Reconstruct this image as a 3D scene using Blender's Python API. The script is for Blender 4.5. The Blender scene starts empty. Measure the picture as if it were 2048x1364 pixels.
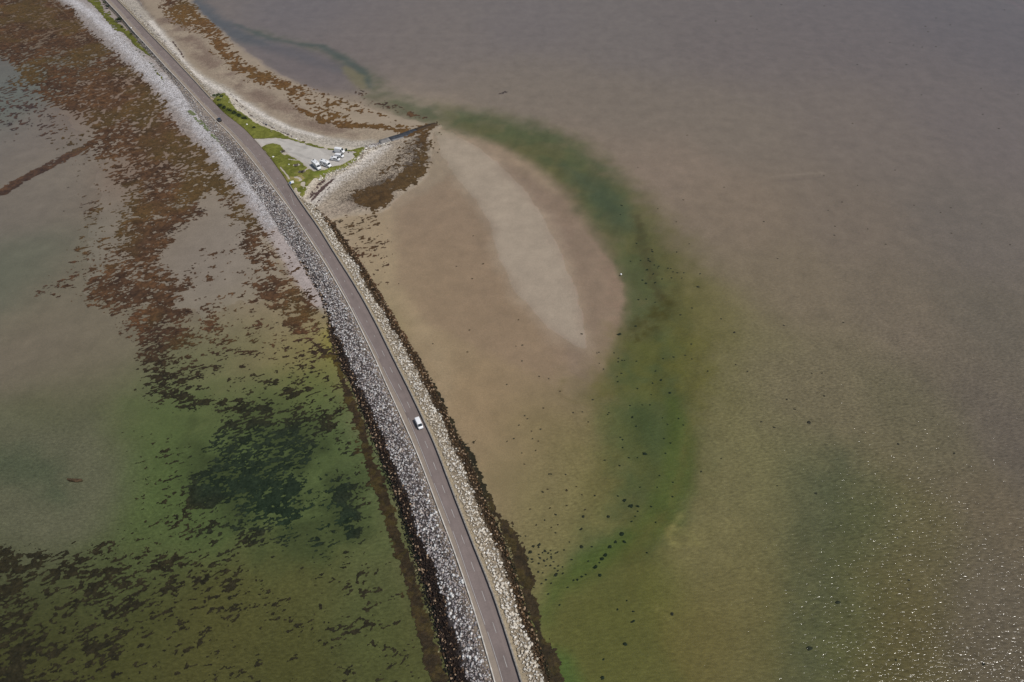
import bpy, bmesh, math, random
import numpy as np
from mathutils import Vector, Matrix

# ------------------------------------------------------------------ camera, sky, sun, exposure
sc = bpy.context.scene
C = sc.collection
H = 182.0
TH = math.radians(45)
F = 1365.0
cam_d = bpy.data.cameras.new("camera"); cam = bpy.data.objects.new("camera", cam_d); C.objects.link(cam)
cam.location = (0, 0, H); cam.rotation_euler = (math.radians(90) - TH, 0, 0)
cam_d.sensor_width = 36; cam_d.lens = 36 * F / 2048; cam_d.clip_start = 1; cam_d.clip_end = 20000
sc.camera = cam

SUN_EL = math.radians(57); SUN_V = Vector((0.95 * math.cos(SUN_EL), -0.31 * math.cos(SUN_EL), math.sin(SUN_EL))).normalized()
w = bpy.data.worlds.new("World"); sc.world = w; w.use_nodes = True
nt = w.node_tree; nt.nodes.clear()
sky = nt.nodes.new("ShaderNodeTexSky"); sky.sky_type = 'NISHITA'; sky.sun_disc = False
sky.sun_elevation = SUN_EL; sky.sun_rotation = math.atan2(SUN_V.x, SUN_V.y); sky.air_density = 1.0; sky.dust_density = 2.0
bg = nt.nodes.new("ShaderNodeBackground"); bg.inputs[1].default_value = 0.07
wo = nt.nodes.new("ShaderNodeOutputWorld"); nt.links.new(sky.outputs[0], bg.inputs[0]); nt.links.new(bg.outputs[0], wo.inputs[0])
sd = bpy.data.lights.new("sun", 'SUN'); sd.energy = 3.1; sd.angle = math.radians(0.5); sd.color = (1.0, 0.955, 0.9)
so = bpy.data.objects.new("sun", sd); C.objects.link(so); so.rotation_euler = SUN_V.to_track_quat('Z', 'Y').to_euler()
sc.view_settings.view_transform = 'Standard'; sc.view_settings.look = 'None'; sc.view_settings.exposure = 0.0
sc.view_settings.gamma = 1; sc.view_settings.use_curve_mapping = False
K_R = np.array([1.06, 1.04, 1.03])      # what a white horizontal surface returns under this light

# ------------------------------------------------------------------ geometry helpers
def P(px, py, z=0.0):
    a = (px - 1024) / F; b = (682 - py) / F
    dx = a; dy = math.cos(TH) + b * math.sin(TH); dz = -math.sin(TH) + b * math.cos(TH)
    t = (z - H) / dz
    return (dx * t, dy * t, z)
def PL(pts, z=0.0): return np.array([P(p[0], p[1], z)[:2] for p in pts])
def lin(c):
    c = np.array(c, float) / 255.0
    return np.where(c <= 0.04045, c / 12.92, ((c + 0.055) / 1.055) ** 2.4)

def _h(ix, iy, seed):
    h = (ix.astype(np.int64) * 374761393 + iy.astype(np.int64) * 668265263 + seed * 1274126177) & 0xffffffff
    h = ((h ^ (h >> 13)) * 1103515245) & 0xffffffff
    h = (h ^ (h >> 16)) & 0xffffff
    return h / float(0xffffff)
def vn(x, y, seed=0):
    ix = np.floor(x); iy = np.floor(y); fx = x - ix; fy = y - iy
    fx = fx * fx * (3 - 2 * fx); fy = fy * fy * (3 - 2 * fy)
    a = _h(ix, iy, seed); b = _h(ix + 1, iy, seed); c = _h(ix, iy + 1, seed); d = _h(ix + 1, iy + 1, seed)
    return (a * (1 - fx) + b * fx) * (1 - fy) + (c * (1 - fx) + d * fx) * fy
def fbm(x, y, scale, seed=0, octs=4, gain=0.55, ang=0.0, st=1.0):
    ca, sa = math.cos(ang), math.sin(ang)
    u = (x * ca + y * sa) / (scale * st); v = (-x * sa + y * ca) / scale
    s = 0; a = 1; t = 0
    for k in range(octs):
        s = s + a * vn(u * 2 ** k + 17.3 * k, v * 2 ** k - 9.1 * k, seed + k); t += a; a *= gain
    return s / t
def sstep(a, b, x):
    t = np.clip((x - a) / (b - a), 0, 1); return t * t * (3 - 2 * t)
def seg_d(X, Y, a, b):
    vx, vy = b[0] - a[0], b[1] - a[1]; L = vx * vx + vy * vy + 1e-9
    t = np.clip(((X - a[0]) * vx + (Y - a[1]) * vy) / L, 0, 1)
    return np.hypot(X - a[0] - t * vx, Y - a[1] - t * vy), t
def poly_m(X, Y, poly, feather, amp=0.0, seed=5, scale=6):
    """soft mask of a world polygon (evaluated in its bounding box only)"""
    out = np.zeros(X.shape); g = feather * 2 + amp
    m = (X > poly[:, 0].min() - g) & (X < poly[:, 0].max() + g) & (Y > poly[:, 1].min() - g) & (Y < poly[:, 1].max() + g)
    if not m.any(): return out
    x, y = X[m], Y[m]; d = np.full(x.shape, 1e9); ins = np.zeros(x.shape, bool); n = len(poly)
    for i in range(n):
        a, b = poly[i], poly[(i + 1) % n]
        dd, _ = seg_d(x, y, a, b); d = np.minimum(d, dd)
        c = (a[1] > y) != (b[1] > y)
        xi = (b[0] - a[0]) * (y - a[1]) / (b[1] - a[1] + 1e-12) + a[0]
        ins ^= c & (x < xi)
    s = np.where(ins, d, -d)
    if amp: s = s + amp * 2 * (fbm(x, y, scale, seed, 3) - 0.5)
    out[m] = sstep(-feather, feather, s); return out
def strip_m(X, Y, line, wid, feather, amp=0.0, seed=9, scale=5):
    out = np.zeros(X.shape); wid = np.array(wid if hasattr(wid, '__len__') else [wid] * len(line), float)
    g = wid.max() + feather * 2 + amp
    m = (X > line[:, 0].min() - g) & (X < line[:, 0].max() + g) & (Y > line[:, 1].min() - g) & (Y < line[:, 1].max() + g)
    if not m.any(): return out
    x, y = X[m], Y[m]; s = np.full(x.shape, -1e9)
    for i in range(len(line) - 1):
        dd, t = seg_d(x, y, line[i], line[i + 1]); s = np.maximum(s, wid[i] * (1 - t) + wid[i + 1] * t - dd)
    if amp: s = s + amp * 2 * (fbm(x, y, scale, seed, 3) - 0.5)
    out[m] = sstep(-feather, feather, s); return out

def mesh_np(name, V, Fq, mat, cols=None, attrs=None, smooth=False, parent=None, loc=None):
    """V (n,3); Fq (m,k) all the same size"""
    me = bpy.data.meshes.new(name); V = np.asarray(V, np.float32); Fq = np.asarray(Fq, np.int32); k = Fq.shape[1]
    me.vertices.add(len(V)); me.vertices.foreach_set("co", V.ravel())
    me.loops.add(Fq.size); me.loops.foreach_set("vertex_index", Fq.ravel())
    me.polygons.add(len(Fq)); me.polygons.foreach_set("loop_start", np.arange(0, Fq.size, k, dtype=np.int32))
    me.polygons.foreach_set("loop_total", np.full(len(Fq), k, np.int32))
    if smooth: me.polygons.foreach_set("use_smooth", np.ones(len(Fq), bool))
    me.update(calc_edges=True)
    if cols is not None:
        a = me.attributes.new("Col", 'FLOAT_COLOR', 'POINT')
        a.data.foreach_set("color", np.hstack([cols, np.ones((len(cols), 1))]).astype(np.float32).ravel())
    for kx, v in (attrs or {}).items():
        a = me.attributes.new(kx, 'FLOAT', 'POINT'); a.data.foreach_set("value", np.asarray(v, np.float32).ravel())
    me.validate(); me.materials.append(mat)
    o = bpy.data.objects.new(name, me); C.objects.link(o)
    if parent: o.parent = parent
    if loc is not None: o.location = loc
    return o
def tag(o, label=None, cat=None, group=None, kind=None):
    if label: o['label'] = label
    if cat: o['category'] = cat
    if group: o['group'] = group
    if kind: o['kind'] = kind
    return o
def empty(name, loc, rz=0.0):
    o = bpy.data.objects.new(name, None); C.objects.link(o); o.location = loc; o.rotation_euler = (0, 0, rz); o.empty_display_size = 0.3
    return o
def copy_tree(o, parent=None):
    c = o.copy(); C.objects.link(c); c.parent = parent
    for ch in [x for x in bpy.data.objects if x.parent == o]: copy_tree(ch, c)
    return c

# ------------------------------------------------------------------ materials
def new_mat(name):
    m = bpy.data.materials.new(name); m.use_nodes = True; n = m.node_tree; n.nodes.clear(); return m, n
def N(n, t, **kw):
    x = n.nodes.new(t)
    for k, v in kw.items(): setattr(x, k, v)
    return x
def mat_attr(name, rough=0.9, grain=0.12, gscale=1.2, bump=0.3, bscale=1.5, bdist=0.1, spec=0.2, grain2=0.0, g2scale=0.15, peb=None):
    """colour from the mesh's own 'Col' attribute, broken up by world-space noise"""
    m, n = new_mat(name); L = n.links.new
    b = N(n, "ShaderNodeBsdfPrincipled"); o = N(n, "ShaderNodeOutputMaterial"); L(b.outputs[0], o.inputs[0])
    b.inputs["Roughness"].default_value = rough; b.inputs["Specular IOR Level"].default_value = spec
    at = N(n, "ShaderNodeAttribute", attribute_name="Col"); g = N(n, "ShaderNodeNewGeometry")
    def noise(s, det=3):
        t = N(n, "ShaderNodeTexNoise"); t.inputs["Scale"].default_value = s; t.inputs["Detail"].default_value = det; t.inputs["Roughness"].default_value = 0.65
        L(g.outputs["Position"], t.inputs["Vector"]); return t.outputs["Fac"]
    def rng(v, a, lo=0.3, hi=0.7):
        r = N(n, "ShaderNodeMapRange"); r.clamp = False; r.inputs[1].default_value = lo; r.inputs[2].default_value = hi; r.inputs[3].default_value = 1 - a; r.inputs[4].default_value = 1 + a
        L(v, r.inputs[0]); return r.outputs[0]
    f = rng(noise(gscale), grain)
    if grain2:
        q = N(n, "ShaderNodeMath", operation='MULTIPLY'); L(f, q.inputs[0]); L(rng(noise(g2scale, 5), grain2), q.inputs[1]); f = q.outputs[0]
    if peb:
        pa = N(n, "ShaderNodeAttribute", attribute_name=peb)
        v = N(n, "ShaderNodeTexVoronoi"); v.inputs["Scale"].default_value = 1.7; L(g.outputs["Position"], v.inputs["Vector"])
        hs = N(n, "ShaderNodeSeparateColor"); L(v.outputs["Color"], hs.inputs[0])
        r1 = N(n, "ShaderNodeMapRange"); r1.inputs[3].default_value = 0.62; r1.inputs[4].default_value = 1.38; L(hs.outputs[0], r1.inputs[0])
        mx = N(n, "ShaderNodeMix"); mx.data_type = 'FLOAT'; mx.inputs[2].default_value = 1.0; L(pa.outputs["Fac"], mx.inputs[0]); L(r1.outputs[0], mx.inputs[3])
        q = N(n, "ShaderNodeMath", operation='MULTIPLY'); L(f, q.inputs[0]); L(mx.outputs[0], q.inputs[1]); f = q.outputs[0]
    s = N(n, "ShaderNodeVectorMath", operation='SCALE'); L(at.outputs["Color"], s.inputs[0]); L(f, s.inputs["Scale"]); L(s.outputs[0], b.inputs["Base Color"])
    if bump:
        bp = N(n, "ShaderNodeBump"); bp.inputs["Strength"].default_value = bump; bp.inputs["Distance"].default_value = bdist
        L(noise(bscale, 4), bp.inputs["Height"]); L(bp.outputs[0], b.inputs["Normal"])
    return m
def mat_plain(name, col, rough=0.6, spec=0.4, metal=0.0, grain=0.06, gscale=3.0, bump=0.0, coat=0.0, emis=None):
    m, n = new_mat(name); L = n.links.new
    b = N(n, "ShaderNodeBsdfPrincipled"); o = N(n, "ShaderNodeOutputMaterial"); L(b.outputs[0], o.inputs[0])
    b.inputs["Roughness"].default_value = rough; b.inputs["Specular IOR Level"].default_value = spec; b.inputs["Metallic"].default_value = metal; b.inputs["Coat Weight"].default_value = coat
    tc = N(n, "ShaderNodeTexCoord"); t = N(n, "ShaderNodeTexNoise"); t.inputs["Scale"].default_value = gscale; t.inputs["Detail"].default_value = 4; L(tc.outputs["Object"], t.inputs["Vector"])
    r = N(n, "ShaderNodeMapRange"); r.inputs[1].default_value = 0.3; r.inputs[2].default_value = 0.7; r.inputs[3].default_value = 1 - grain; r.inputs[4].default_value = 1 + grain; L(t.outputs[0], r.inputs[0])
    s = N(n, "ShaderNodeVectorMath", operation='SCALE'); s.inputs[0].default_value = col; L(r.outputs[0], s.inputs["Scale"]); L(s.outputs[0], b.inputs["Base Color"])
    if bump:
        bp = N(n, "ShaderNodeBump"); bp.inputs["Strength"].default_value = bump; bp.inputs["Distance"].default_value = 0.05; L(t.outputs[0], bp.inputs["Height"]); L(bp.outputs[0], b.inputs["Normal"])
    return m

M_bed = mat_attr("tidal_bed", rough=0.85, grain=0.12, gscale=2.6, bump=0.4, bscale=0.9, bdist=0.12, grain2=0.09, g2scale=0.12, peb="pebble")
M_weed = mat_attr("seaweed", rough=0.75, grain=0.35, gscale=1.3, bump=0.8, bscale=2.0, bdist=0.25, spec=0.25, grain2=0.2, g2scale=0.2)
M_grass = mat_attr("turf", rough=0.95, grain=0.18, gscale=1.5, bump=0.7, bscale=2.5, bdist=0.15, spec=0.1, grain2=0.18, g2scale=0.2)
M_rock = mat_attr("rock", rough=0.85, grain=0.15, gscale=3.0, bump=0.5, bscale=5.0, bdist=0.06, spec=0.25)
M_bank = mat_attr("rubble_core", rough=0.95, grain=0.35, gscale=1.8, bump=1.0, bscale=1.2, bdist=0.5)
M_road = mat_attr("tarmac", rough=0.9, grain=0.06, gscale=2.5, bump=0.15, bscale=8.0, bdist=0.02, grain2=0.09, g2scale=0.25)
M_gravel = mat_attr("gravel", rough=0.95, grain=0.08, gscale=2.5, bump=0.25, bscale=5.0, bdist=0.04, grain2=0.07, g2scale=0.22)
M_white = mat_plain("white_paint", (0.80, 0.81, 0.81), rough=0.28, spec=0.5, grain=0.015, coat=0.5)
M_plastic = mat_plain("off_white_plastic", (0.62, 0.63, 0.62), rough=0.45, grain=0.03)
M_glass = mat_plain("dark_glass", (0.012, 0.018, 0.022), rough=0.08, spec=0.8, grain=0.02)
M_black = mat_plain("black_rubber", (0.015, 0.015, 0.016), rough=0.8, grain=0.05)
M_dark = mat_plain("dark_blue_paint", (0.012, 0.018, 0.025), rough=0.25, spec=0.5, coat=0.6)
M_metal = mat_plain("grey_metal", (0.35, 0.36, 0.37), rough=0.4, metal=0.7)
M_grey = mat_plain("grey_stripe", (0.22, 0.24, 0.27), rough=0.4)
M_wood = mat_plain("weathered_wood", (0.07, 0.052, 0.04), rough=0.8, grain=0.3, gscale=6)
M_wall = mat_plain("mortared_stone", (0.25, 0.23, 0.2), rough=0.95, grain=0.35, gscale=1.6, bump=0.8)
M_conc = mat_plain("pale_concrete", (0.50, 0.47, 0.42), rough=0.9, grain=0.25, gscale=0.8, bump=0.4)
M_paint = mat_plain("road_paint", (0.38, 0.37, 0.35), rough=0.7, grain=0.2, gscale=1.2)
M_blue = mat_plain("sign_blue", (0.03, 0.14, 0.40), rough=0.4)
M_sign = mat_plain("sign_white", (0.8, 0.8, 0.8), rough=0.4)
M_lamp = mat_plain("lamp_lens", (0.6, 0.62, 0.65), rough=0.1, spec=0.8)
M_red = mat_plain("tail_lens", (0.35, 0.01, 0.01), rough=0.2)
M_bin = mat_plain("green_plastic", (0.01, 0.03, 0.015), rough=0.5)
M_bark = mat_plain("twig_bark", (0.08, 0.06, 0.04), rough=0.9)
M_slab = mat_plain("wet_slab", (0.052, 0.055, 0.062), rough=0.45, grain=0.4, gscale=0.7, bump=0.5)
M_slabg = mat_plain("dry_slab", (0.22, 0.21, 0.2), rough=.9, grain=.35, gscale=.7, bump=.4)
M_buoy = mat_plain("buoy_shell", (0.85, 0.85, 0.85), rough=0.3)
def leaf_mat(name, col):
    m, n = new_mat(name); L = n.links.new
    b = N(n, "ShaderNodeBsdfPrincipled"); o = N(n, "ShaderNodeOutputMaterial"); L(b.outputs[0], o.inputs[0]); b.inputs["Roughness"].default_value = 0.7; b.inputs["Specular IOR Level"].default_value = 0.2
    g = N(n, "ShaderNodeNewGeometry"); r = N(n, "ShaderNodeMapRange"); r.inputs[3].default_value = 0.6; r.inputs[4].default_value = 1.5; L(g.outputs["Random Per Island"], r.inputs[0])
    s = N(n, "ShaderNodeVectorMath", operation='SCALE'); s.inputs[0].default_value = col; L(r.outputs[0], s.inputs["Scale"]); L(s.outputs[0], b.inputs["Base Color"]); return m
M_leaf = leaf_mat("shrub_leaves", (0.055, 0.075, 0.03)); M_leafd = leaf_mat("dark_shrub_leaves", (0.028, 0.038, 0.02)); M_leafg = leaf_mat("grey_green_leaves", (0.09, 0.11, 0.065))

# water: transparent, tinted by its own depth; ripples bend the sky and sun reflection
M_water, n = new_mat("sea_water"); L = n.links.new
out = N(n, "ShaderNodeOutputMaterial"); tr = N(n, "ShaderNodeBsdfTransparent"); gl = N(n, "ShaderNodeBsdfGlossy"); mx = N(n, "ShaderNodeMixShader"); fr = N(n, "ShaderNodeFresnel")
at = N(n, "ShaderNodeAttribute", attribute_name="Col"); ra = N(n, "ShaderNodeAttribute", attribute_name="ripple"); 
gl.inputs["Roughness"].default_value = 0.14; fr.inputs[0].default_value = 1.33
g = N(n, "ShaderNodeNewGeometry"); mp = N(n, "ShaderNodeMapping"); mp.inputs["Rotation"].default_value = (0, 0, math.radians(-22)); mp.inputs["Scale"].default_value = (0.62, 1.25, 1)
L(g.outputs["Position"], mp.inputs[0])
t1 = N(n, "ShaderNodeTexNoise"); t1.inputs["Scale"].default_value = 1.25; t1.inputs["Detail"].default_value = 2.2; t1.inputs["Roughness"].default_value = 0.6; t1.inputs["Distortion"].default_value = 0.5; L(mp.outputs[0], t1.inputs["Vector"])
bp = N(n, "ShaderNodeBump"); bp.inputs["Distance"].default_value = 0.14; L(t1.outputs[0], bp.inputs["Height"]); L(ra.outputs["Fac"], bp.inputs["Strength"])
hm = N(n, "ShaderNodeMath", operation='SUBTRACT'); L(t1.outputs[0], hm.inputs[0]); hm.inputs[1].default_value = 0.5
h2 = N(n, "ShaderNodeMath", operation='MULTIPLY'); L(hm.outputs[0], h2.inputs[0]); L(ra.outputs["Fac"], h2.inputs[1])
h3 = N(n, "ShaderNodeMath", operation='MULTIPLY_ADD'); L(h2.outputs[0], h3.inputs[0]); h3.inputs[1].default_value = 0.75; h3.inputs[2].default_value = 1.0   # ripple light and dark painted into the tint: crests lighter, troughs darker
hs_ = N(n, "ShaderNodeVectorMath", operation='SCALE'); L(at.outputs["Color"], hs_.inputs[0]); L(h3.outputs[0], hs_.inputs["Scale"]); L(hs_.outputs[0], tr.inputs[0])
L(bp.outputs[0], gl.inputs["Normal"]); L(fr.outputs[0], mx.inputs[0]); L(tr.outputs[0], mx.inputs[1]); L(gl.outputs[0], mx.inputs[2]); L(mx.outputs[0], out.inputs[0])

# ------------------------------------------------------------------ plan of the place (lines surveyed once, then kept in metres)
ZR = 3.0; ZS = 2.3          # road level, level of the grassy spit
LC_px = [(150,-75),(211,0),(238,28),(264,59),(297,95),(333,135),(358,161),(393,199),(431,241),(455,262),(487,299),(524,345),(550,380),(566,400),(593,437),(617,475),(648,523),(674,567),(701,615),(725,664),(748,711),(779,782),(801,830),(825,883),(849,942),(876,1016),(910,1104),(951,1227),(990,1364),(1028,1500),(1056,1600)]
RW_px = [(168,-75),(234,0),(267,34),(297,66),(341,111),(385,158),(421,198),(448,226),(487,256),(512,283),(540,316),(560,343),(578,370),(588,386),(611,420),(635,453),(670,510),(701,558),(731,609),(758,660),(785,716),(814,773),(842,832),(867,885),(891,948),(910,999),(951,1104),(985,1189),(1012,1271),(1041,1364),(1083,1500),(1113,1600)]
WL_px = [(180,-40),(221,0),(247,28),(303,92),(400,198),(455,253),(500,300),(565,388),(589,428),(644,506),(670,552),(696,598),(718,642),(752,703),(774,753),(801,802),(827,861),(847,912),(876,988),(910,1073),(930,1135),(951,1199),(978,1271),(1001,1345),(1042,1500),(1070,1600)]
LF_px = [(138,-75),(204,0),(233,30),(258,60),(290,95),(323,135),(348,165),(376,205),(399,240),(427,274),(459,314),(478,342),(496,368),(515,395),(530,417),(560,464),(582,495),(604,530),(626,567),(644,596),(655,637),(666,686),(682,738),(702,773),(719,817),(726,837),(744,876),(760,925),(777,960),(805,1046),(832,1131),(859,1220),(880,1298),(898,1364),(930,1500),(952,1600)]
LD_px = [(500,362),(531,411),(561,458),(584,490),(606,524),(630,563),(648,592),(671,663),(700,731),(735,804),(759,854),(788,920),(815,995),(852,1090),(880,1162),(900,1230),(924,1318),(936,1364),(968,1500),(990,1600)]
RF_px = [(587,378),(630,411),(657,437),(674,457),(703,497),(727,532),(753,576),(773,609),(791,642),(812,679),(831,707),(853,747),(875,786),(893,826),(913,865),(935,905),(957,958),(978,1015),(998,1050),(1022,1111),(1039,1172),(1063,1240),(1088,1308),(1104,1364),(1140,1500),(1166,1600)]
RD_px = [(587,378),(628,409),(648,438),(666,464),(688,498),(714,533),(736,576),(764,620),(783,659),(803,687),(836,745),(858,791),(880,832),(900,874),(918,915),(941,968),(961,1026),(985,1077),(1012,1145),(1029,1206),(1053,1274),(1080,1342),(1090,1364),(1126,1500),(1150,1600)]
def dens(pl, step=1.0):
    o = []
    for a, b in zip(pl[:-1], pl[1:]):
        k = max(1, int(np.hypot(*(b - a)) / step)); o += [a + (b - a) * i / k for i in range(k)]
    return np.array(o + [pl[-1]])
def smooth_line(pl, it):
    for _ in range(it): pl[1:-1] = (pl[:-2] + pl[1:-1] * 2 + pl[2:]) / 4
    return pl
LCw, RWw = smooth_line(dens(PL(LC_px, ZR)), 120), smooth_line(dens(PL(RW_px, ZR + 0.2)), 120)
CL = []
for a in LCw[::2]:
    b = RWw[np.argmin(np.hypot(*(RWw - a).T))]; CL.append((a + b) / 2)
CL = smooth_line(dens(np.array(CL), 1.0), 40)
sl = np.concatenate([[0], np.cumsum(np.hypot(*np.diff(CL, axis=0).T))]); STOT = sl[-1]
Sg = np.arange(0, STOT, 1.0); CX = np.interp(Sg, sl, CL[:, 0]); CY = np.interp(Sg, sl, CL[:, 1])
TX = np.gradient(CX); TY = np.gradient(CY); tl = np.hypot(TX, TY); TX /= tl; TY /= tl   # running from the far end towards us
NX, NY = -TY, TX            # left-hand normal of travel: towards +x (right bank)
def to_sd(X, Y):
    X = np.atleast_1d(X); Y = np.atleast_1d(Y); s = np.zeros(len(X)); d = np.zeros(len(X))
    for i in range(len(X)):
        k = int(np.argmin((CX - X[i]) ** 2 + (CY - Y[i]) ** 2)); s[i] = Sg[k] + (X[i] - CX[k]) * TX[k] + (Y[i] - CY[k]) * TY[k]; d[i] = (X[i] - CX[k]) * NX[k] + (Y[i] - CY[k]) * NY[k]
    return s, d
def at_sd(s, d):
    x = np.interp(s, Sg, CX); y = np.interp(s, Sg, CY); nx = np.interp(s, Sg, NX); ny = np.interp(s, Sg, NY); return x + nx * d, y + ny * d
def prof(pxs, z, smooth=6):
    p = dens(PL(pxs, z), 2.0); s, d = to_sd(p[:, 0], p[:, 1]); o = np.argsort(s); v = np.interp(Sg, s[o], d[o])
    for _ in range(smooth): v[1:-1] = (v[:-2] + 2 * v[1:-1] + v[2:]) / 4
    return v
dLC = prof(LC_px, ZR, 60); dRW = prof(RW_px, ZR + 0.2, 30); dWL = prof(WL_px, ZR, 60)
dLF = prof(LF_px, 0.1); dLD = prof(LD_px, 1.3); dRF = prof(RF_px, 0.0); dRD = prof(RD_px, 1.0)
def S_at(px, py, z=ZR):
    p = P(px, py, z); return to_sd(p[0], p[1])[0][0]
s_spit0 = S_at(421, 198); s_spit1 = S_at(586, 384); s_left = S_at(640, 590, 0.5); s_top = S_at(297, 100)
# right foot: only a short shoulder beside the spit and the northern beach
north = Sg < s_spit0; spit = (Sg >= s_spit0) & (Sg <= s_spit1)
zRF = np.where(north, 1.5, np.where(spit, ZS, -0.25)); zRF = np.convolve(np.pad(zRF, 6, 'edge'), np.ones(13) / 13, 'valid')
dRFx = np.where(north, dRW + 4.0, np.where(spit, dRW + .5, dRF)); k0 = int(s_spit1)
dRFx[k0:k0 + 14] = np.linspace(dRW[k0] + 1.2, dRF[min(k0 + 14, len(dRF) - 1)], 14)
dRF = dRFx
zLF = np.interp(Sg, [0, s_top, s_left - 40, s_left, s_left + 30, STOT], [2.2, 1.8, 1.0, 0.55, -0.3, -0.3])
dLF = np.minimum(dLF, dLC - 1.6)
dLD = np.where(Sg < s_left - 25, dLF - 1, np.maximum(dLD, dLF + 0.2)); dRD = np.where(Sg < s_spit1, dRF + 1, np.minimum(dRD, dRF - 0.2))
fSg = lambda v: (lambda s: np.interp(s, Sg, v))
f_LC, f_RW, f_WL, f_LF, f_LD, f_RF, f_RD, f_zLF, f_zRF = map(fSg, (dLC, dRW, dWL, dLF, dLD, dRF, dRD, zLF, zRF))

# ------------------------------------------------------------------ sea bed, flats and beaches
def grade(lo, hi, s0, s1, mid=None):
    v = [lo]
    while v[-1] < hi:
        v.append(v[-1] + (s0 + (s1 - s0) * min(1, (abs(v[-1] - (mid or 0)) / (max(abs(lo), hi))) if mid is not None else (v[-1] - lo) / (hi - lo))))
    return v
gx = np.array([-9000, -4000, -2000, -1000, -650] + grade(-480, 470, 0.62, 1.35, -60.0) + [650, 1000, 2000, 4000, 9000], float)
gy = np.array([-9000, -3000, -800, -200, -60, 0] + grade(40, 600, 0.55, 1.15) + [700, 900, 1500, 3000, 6000, 12000], float)

# colour of the bare bed, wherever one stands on it: (px, py, shown colour, reach)
ctrl = [
 (0,150,(106,106,98)),(10,200,(98,104,94)),(150,330,(126,118,106)),(60,260,(120,112,103)),(60,420,(116,108,98)),(20,520,(98,101,86)),(110,620,(114,107,92)),(60,720,(116,107,95)),(180,700,(116,108,93)),(30,830,(88,92,66)),(120,880,(100,98,78)),
 (60,930,(66,76,56)),(200,960,(88,90,70)),(30,1040,(82,84,64)),(150,1060,(90,92,72)),(300,830,(88,98,62)),(330,920,(80,96,56)),(300,1010,(82,96,56)),(420,1010,(72,86,52)),(200,1150,(74,82,52)),(60,1200,(62,66,38)),
 (60,1320,(60,56,32)),(250,1300,(68,68,38)),(450,1250,(76,74,42)),(600,1150,(82,82,48)),(600,1320,(72,72,40)),(760,1200,(78,86,54)),(800,1320,(74,78,44)),(500,900,(72,90,58)),(650,850,(74,92,62)),(620,760,(104,104,66)),
 (450,740,(100,102,70)),(540,700,(122,112,84)),(420,560,(128,117,104)),(440,500,(124,114,104)),(330,480,(124,112,98)),(640,640,(138,122,86)),(650,700,(128,124,56)),(600,610,(142,126,112)),(700,960,(78,92,60)),
 (100,80,(104,84,66)),(200,200,(118,96,80)),(300,300,(118,98,82)),
 (420,120,(148,133,112)),(560,215,(140,124,108)),(480,90,(112,104,102)),(620,150,(112,103,100)),(600,40,(112,105,104)),(720,60,(118,109,104)),(860,80,(120,111,104)),(1050,60,(116,108,104)),(1050,180,(124,114,102)),(1250,90,(116,108,102)),
 (1250,200,(122,112,100)),(1450,80,(113,104,99)),(1700,60,(111,102,98)),(1950,60,(106,98,96)),(1950,250,(112,103,98)),(1700,250,(118,108,99)),(1450,260,(122,112,100)),(1450,420,(126,113,98)),(1700,450,(118,107,95)),(1950,450,(110,102,94)),
 (1350,340,(132,118,104)),(1550,560,(120,109,92)),(1800,620,(114,104,90)),(2000,650,(104,97,86)),(1500,700,(112,106,80)),(1650,780,(112,104,84)),(1850,850,(104,99,78)),(2020,880,(100,92,84)),(1420,640,(114,108,70)),(1450,820,(112,108,76)),
 (1500,950,(112,108,76)),(1650,1000,(86,91,68)),(1450,1100,(116,110,76)),(1600,1150,(92,92,66)),(1500,1250,(108,100,66)),(1400,1330,(100,92,54)),(1620,1320,(84,88,56)),(1800,1050,(98,92,64)),(1800,1200,(92,84,54)),(1780,1330,(88,81,52)),
 (1980,1020,(104,94,78)),(2000,1180,(100,92,80)),(2000,1330,(92,84,72)),(1250,1300,(84,86,40)),(1180,1250,(86,92,46)),(1300,1180,(88,94,46)),
 (760,420,(140,124,106)),(700,560,(160,146,120)),(860,460,(139,122,103)),(850,560,(149,132,106)),(960,560,(139,121,101)),(900,680,(146,129,105)),(980,800,(144,125,99)),(1060,700,(144,126,103)),(920,860,(152,134,109)),(1000,960,(143,126,101)),
 (1120,860,(124,112,80)),(1060,1000,(124,114,84)),(1120,1080,(112,108,72)),(1180,960,(112,108,70)),(1000,420,(140,124,106)),(1180,560,(132,115,102)),(1130,440,(132,114,100)),(1050,330,(136,120,102)),(1180,740,(130,115,100)),(1220,650,(128,112,96)),
 (870,300,(146,132,112)),(700,250,(150,136,116)),(650,300,(150,138,122)),(780,330,(148,137,120)),(650,430,(168,155,136)),
]
cP = PL([c[:2] for c in ctrl]); cC = np.array([lin(c[2]) for c in ctrl])
Yn = cP[:, 1]
def base_col(X, Y):
    shp = X.shape; x = X.ravel(); y = Y.ravel(); num = np.zeros((len(x), 3)); den = np.zeros(len(x))
    wx = x + 10 * (fbm(x, y, 40, 77, 3) - .5) * 2; wy = y + 10 * (fbm(x, y, 40, 91, 3) - .5) * 2
    for p, c in zip(cP, cC):
        sc_ = 0.13 * math.hypot(p[1], H); dd = ((wx - p[0]) ** 2 + ((wy - p[1]) * 0.75) ** 2) / (sc_ * sc_)
        w_ = 1.0 / (dd ** 1.75 + 0.06); num += w_[:, None] * c; den += w_
    return (num / den[:, None]).reshape(shp + (3,))

Z0 = 0.0
A_ = lambda pts, z=0.0: PL(pts, z)
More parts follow.
